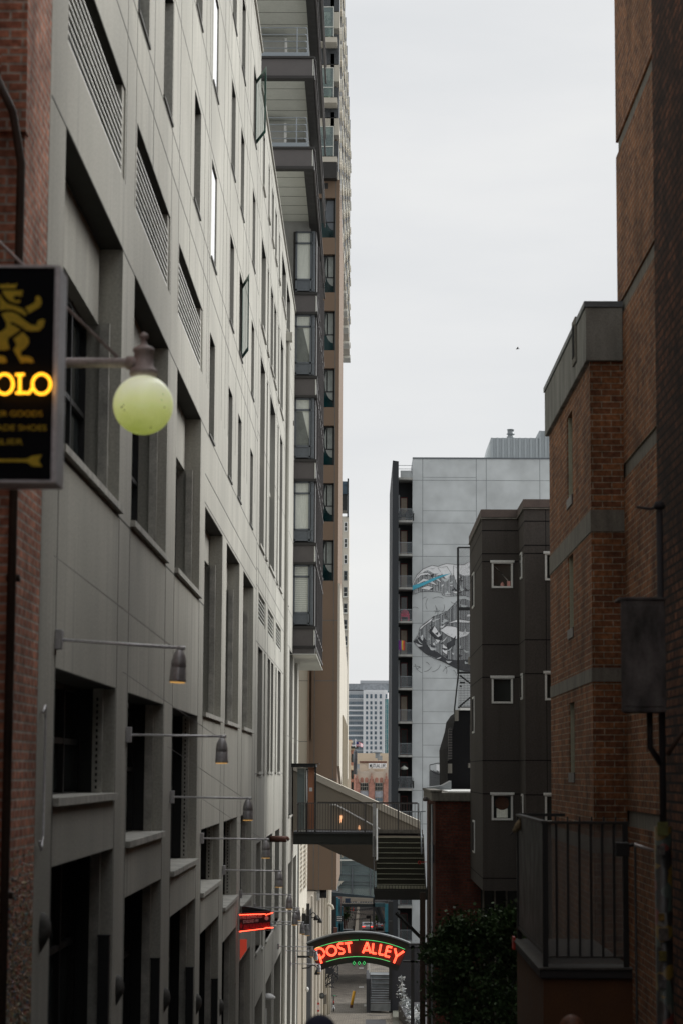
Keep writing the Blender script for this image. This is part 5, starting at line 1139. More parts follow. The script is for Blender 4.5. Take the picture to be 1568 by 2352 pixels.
p = V_(1375, 1180, 74.9); tag(MB().lathe([(.03, -.02), (.06, -.02), (.06, .02), (.03, .02)], p, 14, 'y').tube([tuple(p+Vector((.05, 0, .01))), tuple(p+Vector((.25, 0, .02)))], .012, 6).build('red_valve', M['redb']), 'small red valve wheel at the right edge of the stairs', 'valve')
# lift cabin
el = thing('lift_cabin', 'glass lift cabin with a terracotta door panel at the left end of the footbridge', 'lift')
YE = YBr+.35
MB().box(V_(40, 165).x, V_(298, 165).x, YE-.3, YE+1.8, V_(200, 183).z, V_(200, 150).z).box(V_(40, 165).x, V_(328, 165).x, YE-.34, YE+1.8, V_(200, 150).z, V_(200, 144).z).build('roof', M['dark'], el)
MB().box(V_(213, 500).x, V_(278, 500).x, YE, YE+.08, zd+.1, V_(200, 186).z).build('terracotta_panel', M['orange'], el)
MB().box(V_(280, 500).x, V_(298, 500).x, YE-.04, YE+.1, zd, V_(200, 183).z).box(V_(192, 500).x, V_(211, 500).x, YE-.02, YE+.1, zd, V_(200, 183).z).build('dark_post', M['dark'], el)
MB().box(V_(227, 415).x, V_(258, 415).x, YE-.006, YE-.001, V_(240, 437).z, V_(240, 398).z).build('white_notice', M['white'], el)
MB().box(V_(100, 500).x, V_(190, 500).x, YE+.02, YE+.04, zd+.1, V_(200, 195).z).build('glass', M['liftg'], el)
MB().box(V_(100, 200).x, V_(212, 200).x, YE-.03, YE+.06, V_(200, 200).z, V_(200, 186).z).box(V_(178, 500).x, V_(183, 500).x, YE-.01, YE+.02, zd, V_(200, 200).z).box(V_(100, 820).x, V_(190, 820).x, YE-.02, YE+.05, zd+.02, zd+.1).build('pale_frame', M['soffit'], el)
MB().tube([tuple(V_(100, 562, YE-.1)), tuple(V_(190, 562, YE-.1)), tuple(V_(200, 552, YE-.1)), tuple(V_(205, 530, YE-.1)), tuple(V_(203, 215, YE-.1))], .018, 8).build('handrail', M['white'], el, True)
# sloping stair block behind
YS2 = 86.0
sb = thing('sloping_ramp', 'broad taupe sloping ramp wall with a pale top edge crossing behind the footbridge', 'ramp')
def sp_(pts, Y0, Y1, mat, name): q = [V_(x, y, Y0) for x, y in pts]; return MB().prism([(p.x, p.z) for p in q], (Y0, Y1), 'y').build(name, mat, sb)
sp_([(180, 926), (1395, 1490), (1395, 941)], YS2, YS2+2.2, plain('dark_umber', (.06, .048, .034), .8), 'ramp_lower_part')  # part of the ramp wall below the deck line, a darker brown
sp_([(60, 215), (1400, 838), (1400, 940), (179, 925), (60, 870)], YS2, YS2+2.2, plain('taupe_stucco', (.235, .205, .16), .85, var=.08, scale=.8), 'wall')
sp_([(60, 145), (1385, 750), (1400, 838), (60, 214)], YS2-.05, YS2+2.25, plain('pale_coping', (.50, .455, .38), .8, var=.08), 'top_edge')
m_ = MB().tube([tuple(V_(445, 575, YS2-.15)), tuple(V_(505, 578, YS2-.15)), tuple(V_(960, 830, YS2-.15))], .03, 8); m_.build('handrail', M['white'], sb, True)
m_ = MB()
for k in range(12): m_.tube([tuple(V_(490+k*40, 590+max(0, k*22-10), YS2-.15)), tuple(V_(490+k*40, 600+max(0, k*22-10), YS2))], .012, 5)
m_.build('rail_bracket', M['dark'], sb)
for x, y, L in ((551, 728, 22), (564, 706, 12), (747, 818, 18)):
    p = V_(x, y, YS2-.1); o = MB().lathe([(0, -L*.0075), (.03, -L*.004), (.035, 0), (.02, L*.005), (0, L*.0075)], p, 10).build('wall_light', glow('amber_lamp_glow', (1, .5, .25), 1.0)); tag(o, {551: 'left, larger of two close amber lights on the taupe ramp behind the railing', 564: 'small amber light just right of and above the larger one on the taupe ramp wall', 747: 'small amber light low on the taupe ramp wall, nearest the stairs'}[x], 'wall light')
# ================================================================ POST ALLEY SIGN
YA = 93.0; kS = cr(1230, 3720, 3.7333)
pa = thing('arched_neon_sign', 'arched dark green neon sign reading POST ALLEY over the alley', 'sign', at(*kS(758, 300), YA))
def Q(x, y, Y=YA): return at(*kS(x, y), Y)
def arc(R, a0, a1, n, cx=758, cy=1880): return [(cx+R*math.sin(a0+(a1-a0)*k/n), cy-R*math.cos(a0+(a1-a0)*k/n)) for k in range(n+1)]
def ring(R0, R1, a0, a1, Y0, Y1, mat, name, n=36):
    m_ = MB(); A = [Q(*p, Y0) for p in arc(R1, a0, a1, n)]; Bq = [Q(*p, Y0) for p in arc(R0, a0, a1, n)]
    m_.prism([(p.x, p.z) for p in A]+[(p.x, p.z) for p in reversed(Bq)], (Y0, Y1), 'y'); return m_.build(name, mat, pa)
ring(1385, 1825, -.431, .431, YA, YA+.45, M['signg'], 'sign_body')
ring(1470, 1710, -.425, .425, YA-.006, YA, M['signglow'], 'red_glow_face')  # red light of the neon on the green-black face, put in as colour
ring(1826, 1845, -.434, .434, YA-.1, YA+.55, M['galv'], 'top_flashing')
for x in (690, 767, 841):
    q = [Q(x+dx, 495+dy, YA-.02) for dx, dy in ((-38, -30), (38, -30), (38, 0), (0, 58), (-38, 0))]; MB().prism([(p.x, p.z) for p in q], (YA-.02, YA+.2), 'y').build('pendant_plate', M['signg'], pa)
    MB().tube([tuple(Q(x+dx, 502+dy, YA-.06)) for dx, dy in ((0, -26), (19, 0), (0, 26), (-19, 0))], .010, 6, True).build('neon_diamond', M['neong'], pa)
for R, a0, a1 in ((1722, -.385, .0), (1727, .012, .411), (1475, -.33, .322)):
    MB().tube([tuple(Q(*p, YA-.07)) for p in arc(R, a0, a1, 30)], .009, 6).build('green_neon_line', M['neong'], pa, True)
def outline(pl, d):
    L = []; R = []; P_ = [Vector(p) for p in pl]
    for i, p in enumerate(P_):
        t = (P_[min(i+1, len(P_)-1)]-P_[max(i-1, 0)]).normalized(); n = Vector((-t.y, t.x)); L.append(p+n*d); R.append(p-n*d)
    return L+R[::-1]
letters = {'P': [[(122, 305), (150, 283), (190, 280), (230, 302), (255, 340), (250, 385), (228, 412), (190, 425)], [(172, 372), (190, 430), (212, 505)]],
 'S': [[(525, 212), (482, 208), (452, 232), (455, 262), (490, 282), (535, 302), (547, 332), (520, 358), (468, 364)]], 'T': [[(550, 210), (657, 195)], [(602, 207), (622, 347)]],
 'A': [[(820, 352), (886, 192)], [(886, 192), (935, 352)], [(850, 310), (915, 310)]], 'L': [[(976, 208), (962, 352)], [(962, 352), (1024, 360)]], 'L2': [[(1091, 222), (1062, 370)], [(1062, 370), (1128, 382)]],
 'E': [[(1190, 250), (1150, 394)], [(1190, 250), (1256, 270)], [(1172, 318), (1238, 332)], [(1150, 394), (1222, 412)]], 'Y': [[(1298, 282), (1325, 400)], [(1432, 326), (1325, 400)], [(1325, 400), (1284, 500)]]}
for nm, strokes in letters.items():
    m_ = MB()
    for pl_ in strokes: m_.tube([tuple(Q(p.x, p.y, YA-.09)) for p in outline(pl_, 9)], .0155, 6, True)
    m_.build('neon_letter', M['neonr'], pa, True)
m_ = MB()
for r in (61, 79): m_.tube([tuple(Q(360+r*math.cos(t), 318+r*math.sin(t), YA-.09)) for t in [k*math.pi/14 for k in range(28)]], .0155, 6, True)
m_.build('neon_letter', M['neonr'], pa, True)
a = Q(-60, 430); b = Q(1700, 255); MB().box(-2.75, Q(40, 300).x, YA+.15, YA+.3, Q(0, 400).z-.08, Q(0, 400).z).box(Q(1450, 250).x, 3.0, YA+.15, YA+.3, b.z-.1, b.z).box(Q(1420, 460).x, 3.0, YA+.15, YA+.3, Q(0, 460).z-.08, Q(0, 460).z).build('support_arm', M['dark'], pa)
MB().box(2.0, 2.15, YA+.15, YA+.3, -12, b.z).build('support_post', M['dark'], pa)
# ================================================================ LOWER ALLEY, LEFT: cream building with pilasters
k3c = cr(1170, 3560, 4.3889)
pcb = thing('cream_building', 'cream building with tall pilasters, louvres and a bundle of pipes, below the brown tower', 'building')
def sw(y): return -2.78+(y-95)*(.80/42)       # alley side of its wall, x at depth y
zt_c = at(720, 2047, 112).z
m_ = MB().prism([(sw(95), 95.0), (sw(138), 138.0), (-9, 138), (-9, 95.0)], (-17, zt_c), 'z'); m_.build('wall', plain('taupe_cream', (.27, .235, .185), .85, var=.12, scale=1, streak=(2, 2, .3)), pcb)
MB().prism([(sw(95)+.02, 95.2), (sw(103)+.02, 103), (-6, 103), (-6, 95.2)], (-6.3, -2.6), 'z').build('upper_wall', M['cream2'], pcb)
for u0, u1 in ((95.9, 98.2), (99.0, 102.2)):
    m_ = MB()
    for k in range(26): m_.box(sw(u0)+.1, sw(u1)+.06, u0, u1, -5.2+k*.2, -5.1+k*.2)
    m_.build('louvre_panel', M['cream'], pcb)
MB().prism([(sw(104)+.005, 103.5), (sw(110)+.01, 109), (-6, 109), (-6, 103.5)], (-17, -6.6), 'z').build('dark_recess', M['void'], pcb)
u = [693, 713.6, 722, 729.5, 737.5, 747, 752.5]
for i, x in enumerate(u):
    # depth where the picture ray meets the slanted wall
    s_ = -at(x, 2200, 1).x; Y = (2.78+95*.80/42)/(s_+.80/42) if True else 0
    Y = max(95.3, min(137, Y)); X = sw(Y)
    MB().box(X-.1, X+.1, Y, Y+.45, -17, zt_c-.02).build('pilaster', M['cream2'], pcb)
for x, r, mat, lab in ((739.5, .05, M['cream'], 'flaking pale pipe beside the pilasters'), (748.5, .06, M['cream2'], 'tall cream drainpipe, left of the pair by the bent pipe ends'), (751.5, .08, M['cream2'], 'thickest cream drainpipe, with a bent outlet near its top')):
    s_ = -at(x, 2200, 1).x; Y = (2.78+95*.80/42)/(s_+.80/42); X = sw(Y)+.14
    tag(MB().tube([(X, Y, -4.6 if r > .05 else -6.5), (X, Y, gz(Y)+.05)], r, 10).build('drainpipe', mat, None, True), lab, 'pipe')
p = at(*k3c(640, 275), 128); tag(MB().tube([(p.x-.35, 128, p.z+.02), (p.x, 128, p.z+.05), (p.x+.18, 128, p.z-.05), (p.x+.25, 128, p.z-.25)], .095, 12).build('vent_elbow', M['cream2'], None, True), 'bent cream pipe outlet pointing down beside the drainpipes', 'pipe')
a, b = at(*k3c(340, 80), 113), at(*k3c(482, 80), 113); c = at(*k3c(600, 80), 113)
du = thing('ventilation_duct', 'big round duct, white at one end and black at the other, under the brown tower', 'duct', a)
MB().tube([tuple(a), tuple(b)], .62*.5*1.05, 18).build('white_section', M['white'], du, True); MB().tube([tuple(b+Vector((.001, 0, .04))), tuple(c+Vector((0, 0, .04)))], .24, 18).build('black_section', M['dark'], du, True)
MB().box(at(*k3c(630, 1000), 139).x-.3, at(*k3c(676, 1000), 139).x, 138.1, 140, -17, -6.8).build('pale_blue_wall', plain('pale_blue_paint', (.3, .33, .34), .8), pcb)
# box signs and goosenecks
for x0, y0, x1, y1, lab in ((246, 246, 299, 455, 'taller dark slab on the cream wall above the pair of gooseneck lamps'), (168, 420, 236, 800, 'wide dark slab at the left of the cream wall behind the arm lamps'), (232, 452, 299, 640, 'dark slab between the other two on the cream wall')):
    a, b = at(*k3c(x0, y0), 94.8 if x0 < 200 else 96), at(*k3c(x1, y1), 94.8 if x0 < 200 else 96)
    Yq = 94.7 if x0 < 200 else (95.5 if y0 == 452 else 96.3)
    a, b = at(*k3c(x0, y0), Yq), at(*k3c(x1, y1), Yq)
    m_ = MB().box(a.x, b.x, Yq, Yq+.12, b.z, a.z).box(a.x+.03, b.x-.03, Yq-.02, Yq-.001, b.z+.03, a.z-.03); tag(m_.build('blade_sign', M['dsteel']), lab, 'sign')
for pts, lab in (([(300, 455), (330, 430), (360, 405), (395, 415), (412, 450), (415, 490)], 'upper gooseneck lamp on the cream wall'), ([(330, 497), (370, 497), (405, 470), (440, 460), (470, 485), (480, 535)], 'lower gooseneck lamp on the cream wall, right of the upper one'), ([(170, 1385), (290, 1375), (340, 1330), (400, 1335), (430, 1370), (438, 1440)], 'gooseneck lamp just under the left end of the arched neon sign')):
    Yg = 104 if pts[0][1] < 1000 else 92; q = [at(*k3c(*p), Yg) for p in pts]; t = thing('gooseneck_lamp', lab, 'lamp', q[-1])
    MB().tube([tuple(v) for v in q], .025, 8).build('arm', M['dark'], t, True); v = q[-1]; MB().lathe([(.03, .1), (.06, .05), (.13, -.12), (.1, -.13), (0, -.08)], v, 12).build('shade', M['dark'], t, True)
mp = at(*k3c(517, 1868), 118); mr = thing('convex_mirror', 'round traffic mirror low on the cream wall', 'mirror', mp)
r = 47/4.3889*.57415*118/F; MB().lathe([(0, .0), (r*.7, .03), (r, .06)], mp, 24, 'y').build('mirror_face', glass('mirror_glass', (.1, .11, .11), .1), mr, True); MB().lathe([(r, -.01), (r*1.08, -.01), (r*1.08, .07), (r, .07)], mp, 24, 'y').build('rim', M['steel'], mr, True); MB().tube([tuple(mp+Vector((0, .05, 0))), (sw(118), 118.3, mp.z)], .02, 6).build('bracket', M['steel'], mr)
p = at(*k3c(455, 2068), 115); fs = MB().box(p.x-.06, p.x+.06, 115, 115.02, p.z-.23, p.z+.23).build('wall_notice', M['redb']); tag(fs, 'small red and white notice low on the cream wall', 'sign'); MB().box(p.x-.045, p.x+.045, 114.99, 114.999, p.z-.13, p.z+.13).build('white_panel', M['white'], fs)
p = at(*k3c(577, 1930), 122); eb2 = MB().box(p.x-.1, p.x+.08, 122, 122.2, p.z-.26, p.z+.26).box(p.x-.06, p.x+.02, 121.98, 121.999, p.z-.05, p.z+.05).build('meter_box', M['bandc']); tag(eb2, 'pale meter box on the pipes beside the round mirror', 'meter box')
random.seed(5); p = at(*k3c(670, 1450), 127); m_ = MB()
for k in range(26): q = [p+Vector((random.uniform(-.45, .45), random.uniform(-.1, .1), random.uniform(-.9, .9))) for _ in range(3)]; m_.tube([tuple(v) for v in q], .022, 5)
m_.box(p.x-.3, p.x+.1, 126.9, 127.2, p.z-.1, p.z+.25).tube([(sw(127), 127, p.z-.8), tuple(p+Vector((0, 0, -.6)))], .03, 6); tag(m_.build('cable_tangle', M['dwall']), 'tangle of dark wires and small meters at the end of the cream wall', 'cables')
p = at(*k3c(258, 1755), 100); tag(MB().lathe([(0, .12), (.06, .08), (.08, 0), (.05, -.1), (0, -.12)], (p.x, 100, p.z), 12).build('wall_lamp', M['white'], None, True), 'tiny white lamp glowing in the dark recess of the cream building', 'lamp')
# ================================================================ GROUND
ys = [-40, -5, 10, 90, 135, 160, 350, 500, 6000]
m_ = MB()
for a, b in zip(ys, ys[1:]): m_.quad((-800 if b > 500 else -60, a, gz(a)-.02), (800 if b > 500 else 60, a, gz(a)-.02), (800 if b > 500 else 60, b, gz(b)-.02), (-800 if b > 500 else -60, b, gz(b)-.02))
m_.build('ground', plain('asphalt', (.045, .045, .044), .8))['kind'] = 'structure'
pav = brickmat('brick_paving', (.25, .22, .185), (.18, .16, .14), (.10, .10, .075), .26, .13, .014, .45, .3, rot=True)
m_ = MB()
for a, b in zip([60, 90, 135, 160, 350, 430], [90, 135, 160, 350, 430]): m_.quad((-3.4, a, gz(a)), (6, a, gz(a)), (6, b, gz(b)), (-3.4, b, gz(b)))
o = m_.build('alley_paving', pav); o['kind'] = 'structure'
m_ = MB().box(-6, 6, 133.9, 134.15, gz(134)-.05, gz(134)+.012); o = m_.build('stone_kerb_strip', M['bandc']); o['kind'] = 'structure'
kQ = cr(1230, 3850, 3.4844)
def gp_(x, y):      # picture point on the sloping alley surface
    lo, hi = 60.0, 600.0
    for _ in range(50):
        m = (lo+hi)/2; p = at(*kQ(x, y), m)
        if p.z < gz(m): hi = m
        else: lo = m
    return at(*kQ(x, y), lo)
def patch(pts, name, mat, dz=.008, kind='structure'):
    q = [gp_(*p) for p in pts]; m_ = MB(); m_.quad(*[(p.x, p.y, gz(p.y)+dz) for p in q]); o = m_.build(name, mat); o['kind'] = kind; return o
patch([(712, 92), (778, 92), (778, 80), (712, 80)], 'road_marking', M['white']); patch([(712, 357), (778, 357), (778, 345), (712, 345)], 'road_marking', M['white'])
patch([(782, 622), (862, 622), (862, 594), (782, 594)], 'pale_paving_slab', M['sill'])
c = gp_(970, 748); m_ = MB(); n = len(m_.v)
m_.quad(*[(c.x+.62*math.cos(t), c.y+.62*math.sin(t), gz(c.y+.62*math.sin(t))+.01) for t in [k*math.pi/12 for k in range(24)]]); o = m_.build('manhole_cover', M['dwall']); tag(o, 'round dark manhole cover in the brick paving in front of the metal steps', 'manhole cover')
tag(patch([(800, 870), (1090, 870), (1080, 805), (805, 805)], 'drain_grate', M['dwall'], .012, None), 'rectangular dark grate in the paving at the bottom of the photo', 'grate'); bpy.data.objects['drain_grate'].pop('kind', None) if 'kind' in bpy.data.objects['drain_grate'] else 0
patch([(796, 880), (803, 880), (808, 803), (802, 800)], 'grate_edge', M['bandc'], .014)
patch([(1185, 880), (1275, 880), (1262, 600), (1183, 600)], 'side_pavement', plain('mossy_concrete', (.12, .125, .1), .9, var=.3))
# bollard
p = gp_(604, 640); bo = thing('bollard', 'leaning yellow bollard standing alone in the alley', 'bollard', p)
hb_ = 225/3.4844*.57415*p.y/F; MB().tube([tuple(p), tuple(p+Vector((.2, 0, hb_)))], .095, 16).build('post', M['yellow'], bo, True); MB().tube([tuple(p), tuple(p+Vector((.035, 0, .2)))], .099, 16).build('rusty_foot', M['rust'], bo, True)
# scooter
p = gp_(366, 688); sc = thing('scooter', 'white electric kick scooter parked at the left side of the alley', 'scooter', p); x, y, z = p
MB().box(x-.08, x+.08, y-.15, y+.75, z+.13, z+.19).build('deck', M['white'], sc, bevel=.02)
for yy in (y-.28, y+.88): MB().lathe([(.04, -.03), (.11, -.03), (.12, 0), (.11, .03), (.04, .03)], (x, yy, z+.12), 18, 'x').build('wheel', M['dark'], sc, True)
MB().tube([(x, y-.26, z+.12), (x, y-.2, z+.4)], .045, 10).build('front_fork', M['white'], sc, True)
MB().tube([(x, y-.2, z+.4), (x-.02, y-.1, z+.98)], .032, 10).build('stem', M['dark'], sc, True); MB().tube([(x-.005, y-.19, z+.5), (x-.012, y-.16, z+.66)], .045, 10).build('red_sleeve', M['redb'], sc, True)
MB().tube([(x-.3, y-.16, z+1.03), (x-.02, y-.1, z+.99), (x+.24, y-.14, z+.94)], .02, 8).build('handlebar', M['dark'], sc, True); MB().box(x-.04, x+.12, y-.17, y-.07, z+.96, z+1.0).build('green_display', M['neong'] if False else plain('mint_green', (.1, .5, .25), .5), sc)
MB().tube([(x-.3, y-.16, z+1.03), (x-.32, y-.16, z+1.12)], .018, 6).build('mirror_stub', M['dark'], sc)
# metal steps
a = at(*kQ(873, 585), 137); xe0 = a.x; xe1 = at(*kQ(1150, 585), 137).x; g0 = gz(137)
ms = thing('metal_steps', 'galvanised metal steps rising beside the charcoal wall', 'stairs', (xe0, 137, g0))
rows = [570, 540, 503, 472, 438, 405, 370, 300, 238, 182]; m_ = MB(); e_ = MB()
for i, yv in enumerate(rows):
    Y = 137+i*.42; z = at(*kQ(1000, yv), Y).z
    m_.box(xe0, xe1, Y, 142.6, z-.5, z); e_.box(xe0, xe1, Y-.012, Y, z-.05, z+.006)
m_.build('steps', M['galv'], ms); e_.build('step_edges', M['steel'], ms)
zt4 = z
MB().box(xe0-.25, xe0-.02, 136.9, 143, g0-.3, zt4+.1).build('side_wall', M['dwall'], ms)
MB().tube([tuple(at(*kQ(882, 470), 136.8)), tuple(at(*kQ(880, 210), 138))], .03, 8).build('handrail', M['dark'], ms)
tag(MB().tube([tuple(at(*kQ(858, 178), 141)), tuple(at(*kQ(853, 5), 141))], .03, 8).build('thin_post', M['soffit']), 'thin pale vertical post above the left corner of the metal steps', 'post')
o = MB().box(xe0-.2, 7, 142.7, 158, g0-2, zt4).build('upper_landing', pav); o['kind'] = 'structure'
# charcoal wall
kR = cr(1150, 3500, 2.6133)
a = at(*kR(1090, 740), 138); zz_ = a.z
cw = thing('charcoal_wall', 'charcoal painted wall to the right of the metal steps', 'wall')
MB().box(a.x, 9, 138, 138.4, -18, zz_).build('wall_face', M['dwall'], cw); MB().box(a.x-.05, 9, 137.9, 138.5, zz_, zz_+.12).build('wall_cap', M['dark'], cw)
MB().box(a.x-.2, a.x+.0, 137.8, 138, -18, zz_+1.5).build('end_post', M['dark'], cw)
# sculpture of white plates creeping along a rail
sp2 = thing('plate_sculpture', 'string of crumpled white and grey plates climbing like leaves before the charcoal wall', 'sculpture', (2.4, 120, -13.5))
random.seed(21); path = [(1305, 235, 44, 134), (1300, 330, 46, 131), (1318, 400, 50, 128), (1308, 470, 52, 125), (1345, 535, 62, 121), (1400, 545, 50, 121), (1345, 600, 66, 118), (1420, 640, 82, 114), (1340, 650, 46, 115), (1470, 710, 90, 109), (1540, 640, 50, 112), (1400, 730, 60, 108), (1560, 700, 60, 108), (1510, 780, 96, 103), (1430, 800, 60, 103), (1570, 840, 80, 99), (1480, 860, 80, 99)]
pm = confetti('plate_whites', [(.62, .65, .66), (.5, .53, .54), (.26, .29, .29), (.7, .72, .72), (.1, .11, .11), (.4, .43, .43)], 5)
for x, y, r, Y in path:
    c = at(*kQ(x, y), Y); R = r/3.4844*.57415*Y/F; mb = MB().tube([tuple(c-Vector((0, 0, R*.4))), tuple(c+Vector((0, 0, R*.4)))], .05, 6)
    for k in range(34):
        p = c+Vector((random.gauss(0, .42)*R, random.gauss(0, .4)*R, random.gauss(0, .34)*R)); d = Vector((random.uniform(-1, 1), random.uniform(-1, .6), random.uniform(-.5, 1))).normalized(); L = R*random.uniform(.35, .95)
        s_ = d.cross(Vector((random.gauss(0, 1), random.gauss(0, 1), random.gauss(0, 1)))).normalized()*L*random.uniform(.18, .42); nn = d.cross(s_).normalized()*L*.12
        mb.quad(p, p+d*L*.35+s_, p+d*L*.75+s_*.6+nn, p+d*L, p+d*L*.6-s_*.7+nn, p+d*L*.3-s_)
    mb.build('plate_cluster', pm, sp2)
q = [at(*kQ(x, y+20), Y) for x, y, r, Y in path[::2]]; MB().tube([tuple(v) for v in q], .06, 8).build('stem', M['dark'], sp2)
w0, w1 = at(*kQ(1262, 560), 122), at(*kQ(1420, 880), 98)
rw = MB(); rw.v += [tuple(w0), tuple(w1), (w1.x, w1.y, -18), (w0.x, w0.y, -18), (9, w0.y, w0.z), (9, w1.y, w1.z), (9, w1.y, -18), (9, w0.y, -18)]
for f_ in ((0, 1, 2, 3), (0, 4, 5, 1), (1, 5, 6, 2), (4, 0, 3, 7)): rw.f.append(f_)
tag(rw.build('retaining_wall', M['dwall']), 'low dark sloping retaining wall carrying the string of white plates', 'wall')
# ================================================================ GLAZED LINK AND TEAL STRUCTURE
k4f = cr(1180, 3350, 3.7333); YLk = 150.0
Lp = lambda x, y, Y=YLk: at(*k4f(x, y), Y)
gk = thing('glazed_link', 'glass walled walkway spanning the alley under the footbridge', 'walkway')
a, b = Lp(560, 815), Lp(1220, 895)
MB().prism([(a.x, a.z), (b.x+1, b.z-.15), (b.x+1, b.z+1.6), (a.x, a.z+1.3)], (YLk+.06, YLk+.1), 'y').prism([(Lp(640, 230).x, Lp(640, 230).z), (b.x+1, Lp(640, 230).z), (b.x+1, b.z+1.4), (Lp(640, 230).x, a.z+1.2)], (YLk+.11, YLk+.14), 'y').build('glass_wall', clear('link_glass', (.8, .88, .9), .55), gk)
glass_reflection = plain('reflected_blue_grey', (.13, .14, .145), .3, var=.75, scale=1.1, bmp=0)  # mottled tone painted in for the blurred reflections of the glass
MB().box(Lp(640, 230).x, b.x+1, YLk+.2, YLk+.3, a.z+.2, Lp(640, 230).z).build('reflection_screen', glass_reflection, gk)
MB().prism([(a.x-.3, a.z), (b.x+1, b.z-.1), (b.x+1, Lp(1000, 925).z), (a.x-.3, Lp(560, 875).z)], (YLk-.2, YLk+.4), 'y').build('floor_beam', plain('teal_black', (.02, .034, .042), .5), gk)
m_ = MB()
for x, w in ((852, 9), (1122, 9)): m_.box(Lp(x, 500).x-w*.0046, Lp(x, 500).x+w*.0046, YLk-.05, YLk+.05, Lp(x, 880).z, Lp(x, 440 if x < 1000 else 450).z)
for y in (405, 555, 655, 700): m_.prism([(Lp(645, y).x, Lp(645, y).z), (Lp(1165, y).x, Lp(1165, y+18).z), (Lp(1165, y).x, Lp(1165, y+24).z), (Lp(645, y).x, Lp(645, y+7).z)], (YLk, YLk+.04), 'y')
m_.build('mullions', M['frameb'], gk)
MB().box(Lp(645, 330).x, Lp(900, 330).x, YLk-.1, YLk+.0, Lp(650, 355).z, Lp(650, 333).z).build('corrugated_strip', M['alu'], gk)
MB().prism([(Lp(645, 655).x, Lp(645, 655).z), (Lp(725, 655).x, Lp(725, 655).z), (Lp(645, 740).x, Lp(645, 740).z)], (YLk-.3, YLk-.1), 'y').build('pale_hood', M['cream2'], gk)
MB().box(Lp(626, 500).x, Lp(646, 500).x, YLk-.25, YLk, Lp(640, 800).z, Lp(640, 225).z).build('pale_edge_post', M['mural'], gk)
m_ = MB(); x = 650
while x < 1150: m_.box(Lp(x, 600).x-.012, Lp(x, 600).x+.012, YLk+.15, YLk+.17, Lp(x, 655).z, Lp(x, 560).z); x += 14
m_.build('inner_railing', M['railg'], gk)
ts = thing('street_gateway', 'teal and black steel gateway framing the far street', 'steel frame')
YT4 = 158
tb = lambda x0, y0, x1, y1, Y=YT4, d=.4: MB().box(Lp(x0, y0, Y).x, Lp(x1, y0, Y).x, Y, Y+d, Lp(x0, y1, Y).z, Lp(x0, y0, Y).z)
tb(548, 880, 618, 1500).build('black_column', M['dark'], ts); tb(618, 905, 645, 1450).build('teal_column', M['tealp'], ts); tb(1160, 880, 1186, 1440).build('black_column', M['dark'], ts)
tb(1335, 1000, 1385, 1480).build('teal_column', M['tealp'], ts); tb(1386, 960, 1460, 1500).build('black_column', M['dark'], ts); tb(1160, 985, 1340, 1045).build('cross_beam', plain('deep_teal', (.015, .05, .06), .5), ts); tb(1160, 1418, 1400, 1440).build('low_rail', M['dark'], ts)
m_ = MB()
for a, b in (((1192, 1045), (1290, 1290)), ((1240, 1045), (1330, 1290))): m_.tube([tuple(Lp(*a, YT4)), tuple(Lp(*b, YT4))], .12, 4)
for k in range(9): m_.tube([tuple(Lp(1192+k*11, 1045+k*27, YT4)), tuple(Lp(1240+(k+(k % 2)*1)*10, 1045+(k+1-(k % 2))*27, YT4))], .05, 4)
m_.build('lattice_brace', M['dark'], ts)
for x0, y0, x1, y1 in ((640, 925, 680, 1430), (688, 1040, 715, 1420), (655, 1290, 700, 1440)): tb(x0, y0, x1, y1, YT4+2).build('stacked_panel', plain('dull_teal', (.02, .075, .095), .6, var=.6, scale=2), ts)
tag(tb(580, 1355, 636, 1470, 150).build('rusty_drum', M['rust']), 'rust brown box at the foot of the black column', 'drum')
s_ = tb(622, 1178, 722, 1262, 152, .05).build('direction_sign', M['dark']); tag(s_, 'dark direction sign with three short pale lines, left of the far street', 'sign')
m_ = MB()
for y in (1192, 1219, 1248): m_.box(Lp(628, y, 151.98).x, Lp(700-(y % 7)*6, y, 151.98).x, 151.97, 151.99, Lp(628, y+5, 152).z, Lp(628, y-4, 152).z)
m_.build('pale_line', M['white'], s_)
s_ = tb(744, 915, 824, 985, 170, .05).build('hanging_sign', plain('navy_board', (.01, .025, .05), .5)); tag(s_, 'dark blue hanging sign before the white far railing', 'sign')
# far bridge railing
kf = 262.0; fr2 = thing('far_bridge', 'distant low bridge with a white picket railing over the street', 'footbridge')
m_ = MB(); x = Lp(690, 950, kf).x; e = Lp(1170, 950, kf).x; zt5, zb5 = Lp(900, 918, kf).z, Lp(900, 1000, kf).z; m_.box(x, e, kf, kf+.06, zt5-.08, zt5).box(x, e, kf, kf+.06, zb5, zb5+.1)
while x < e: m_.box(x, x+.07, kf, kf+.05, zb5, zt5); x += .3
m_.build('railing', M['cream2'], fr2); MB().box(Lp(690, 950, kf).x, e+1, kf-.1, kf+3, Lp(900, 1042, kf).z, zb5).build('deck', plain('deck_teal_grey', (.03, .045, .05), .6), fr2)
MB().box(Lp(690, 900, kf).x, e, kf+5, kf+5.5, zb5, zt5+.9).build('backdrop_wall', M['cream2'], fr2)
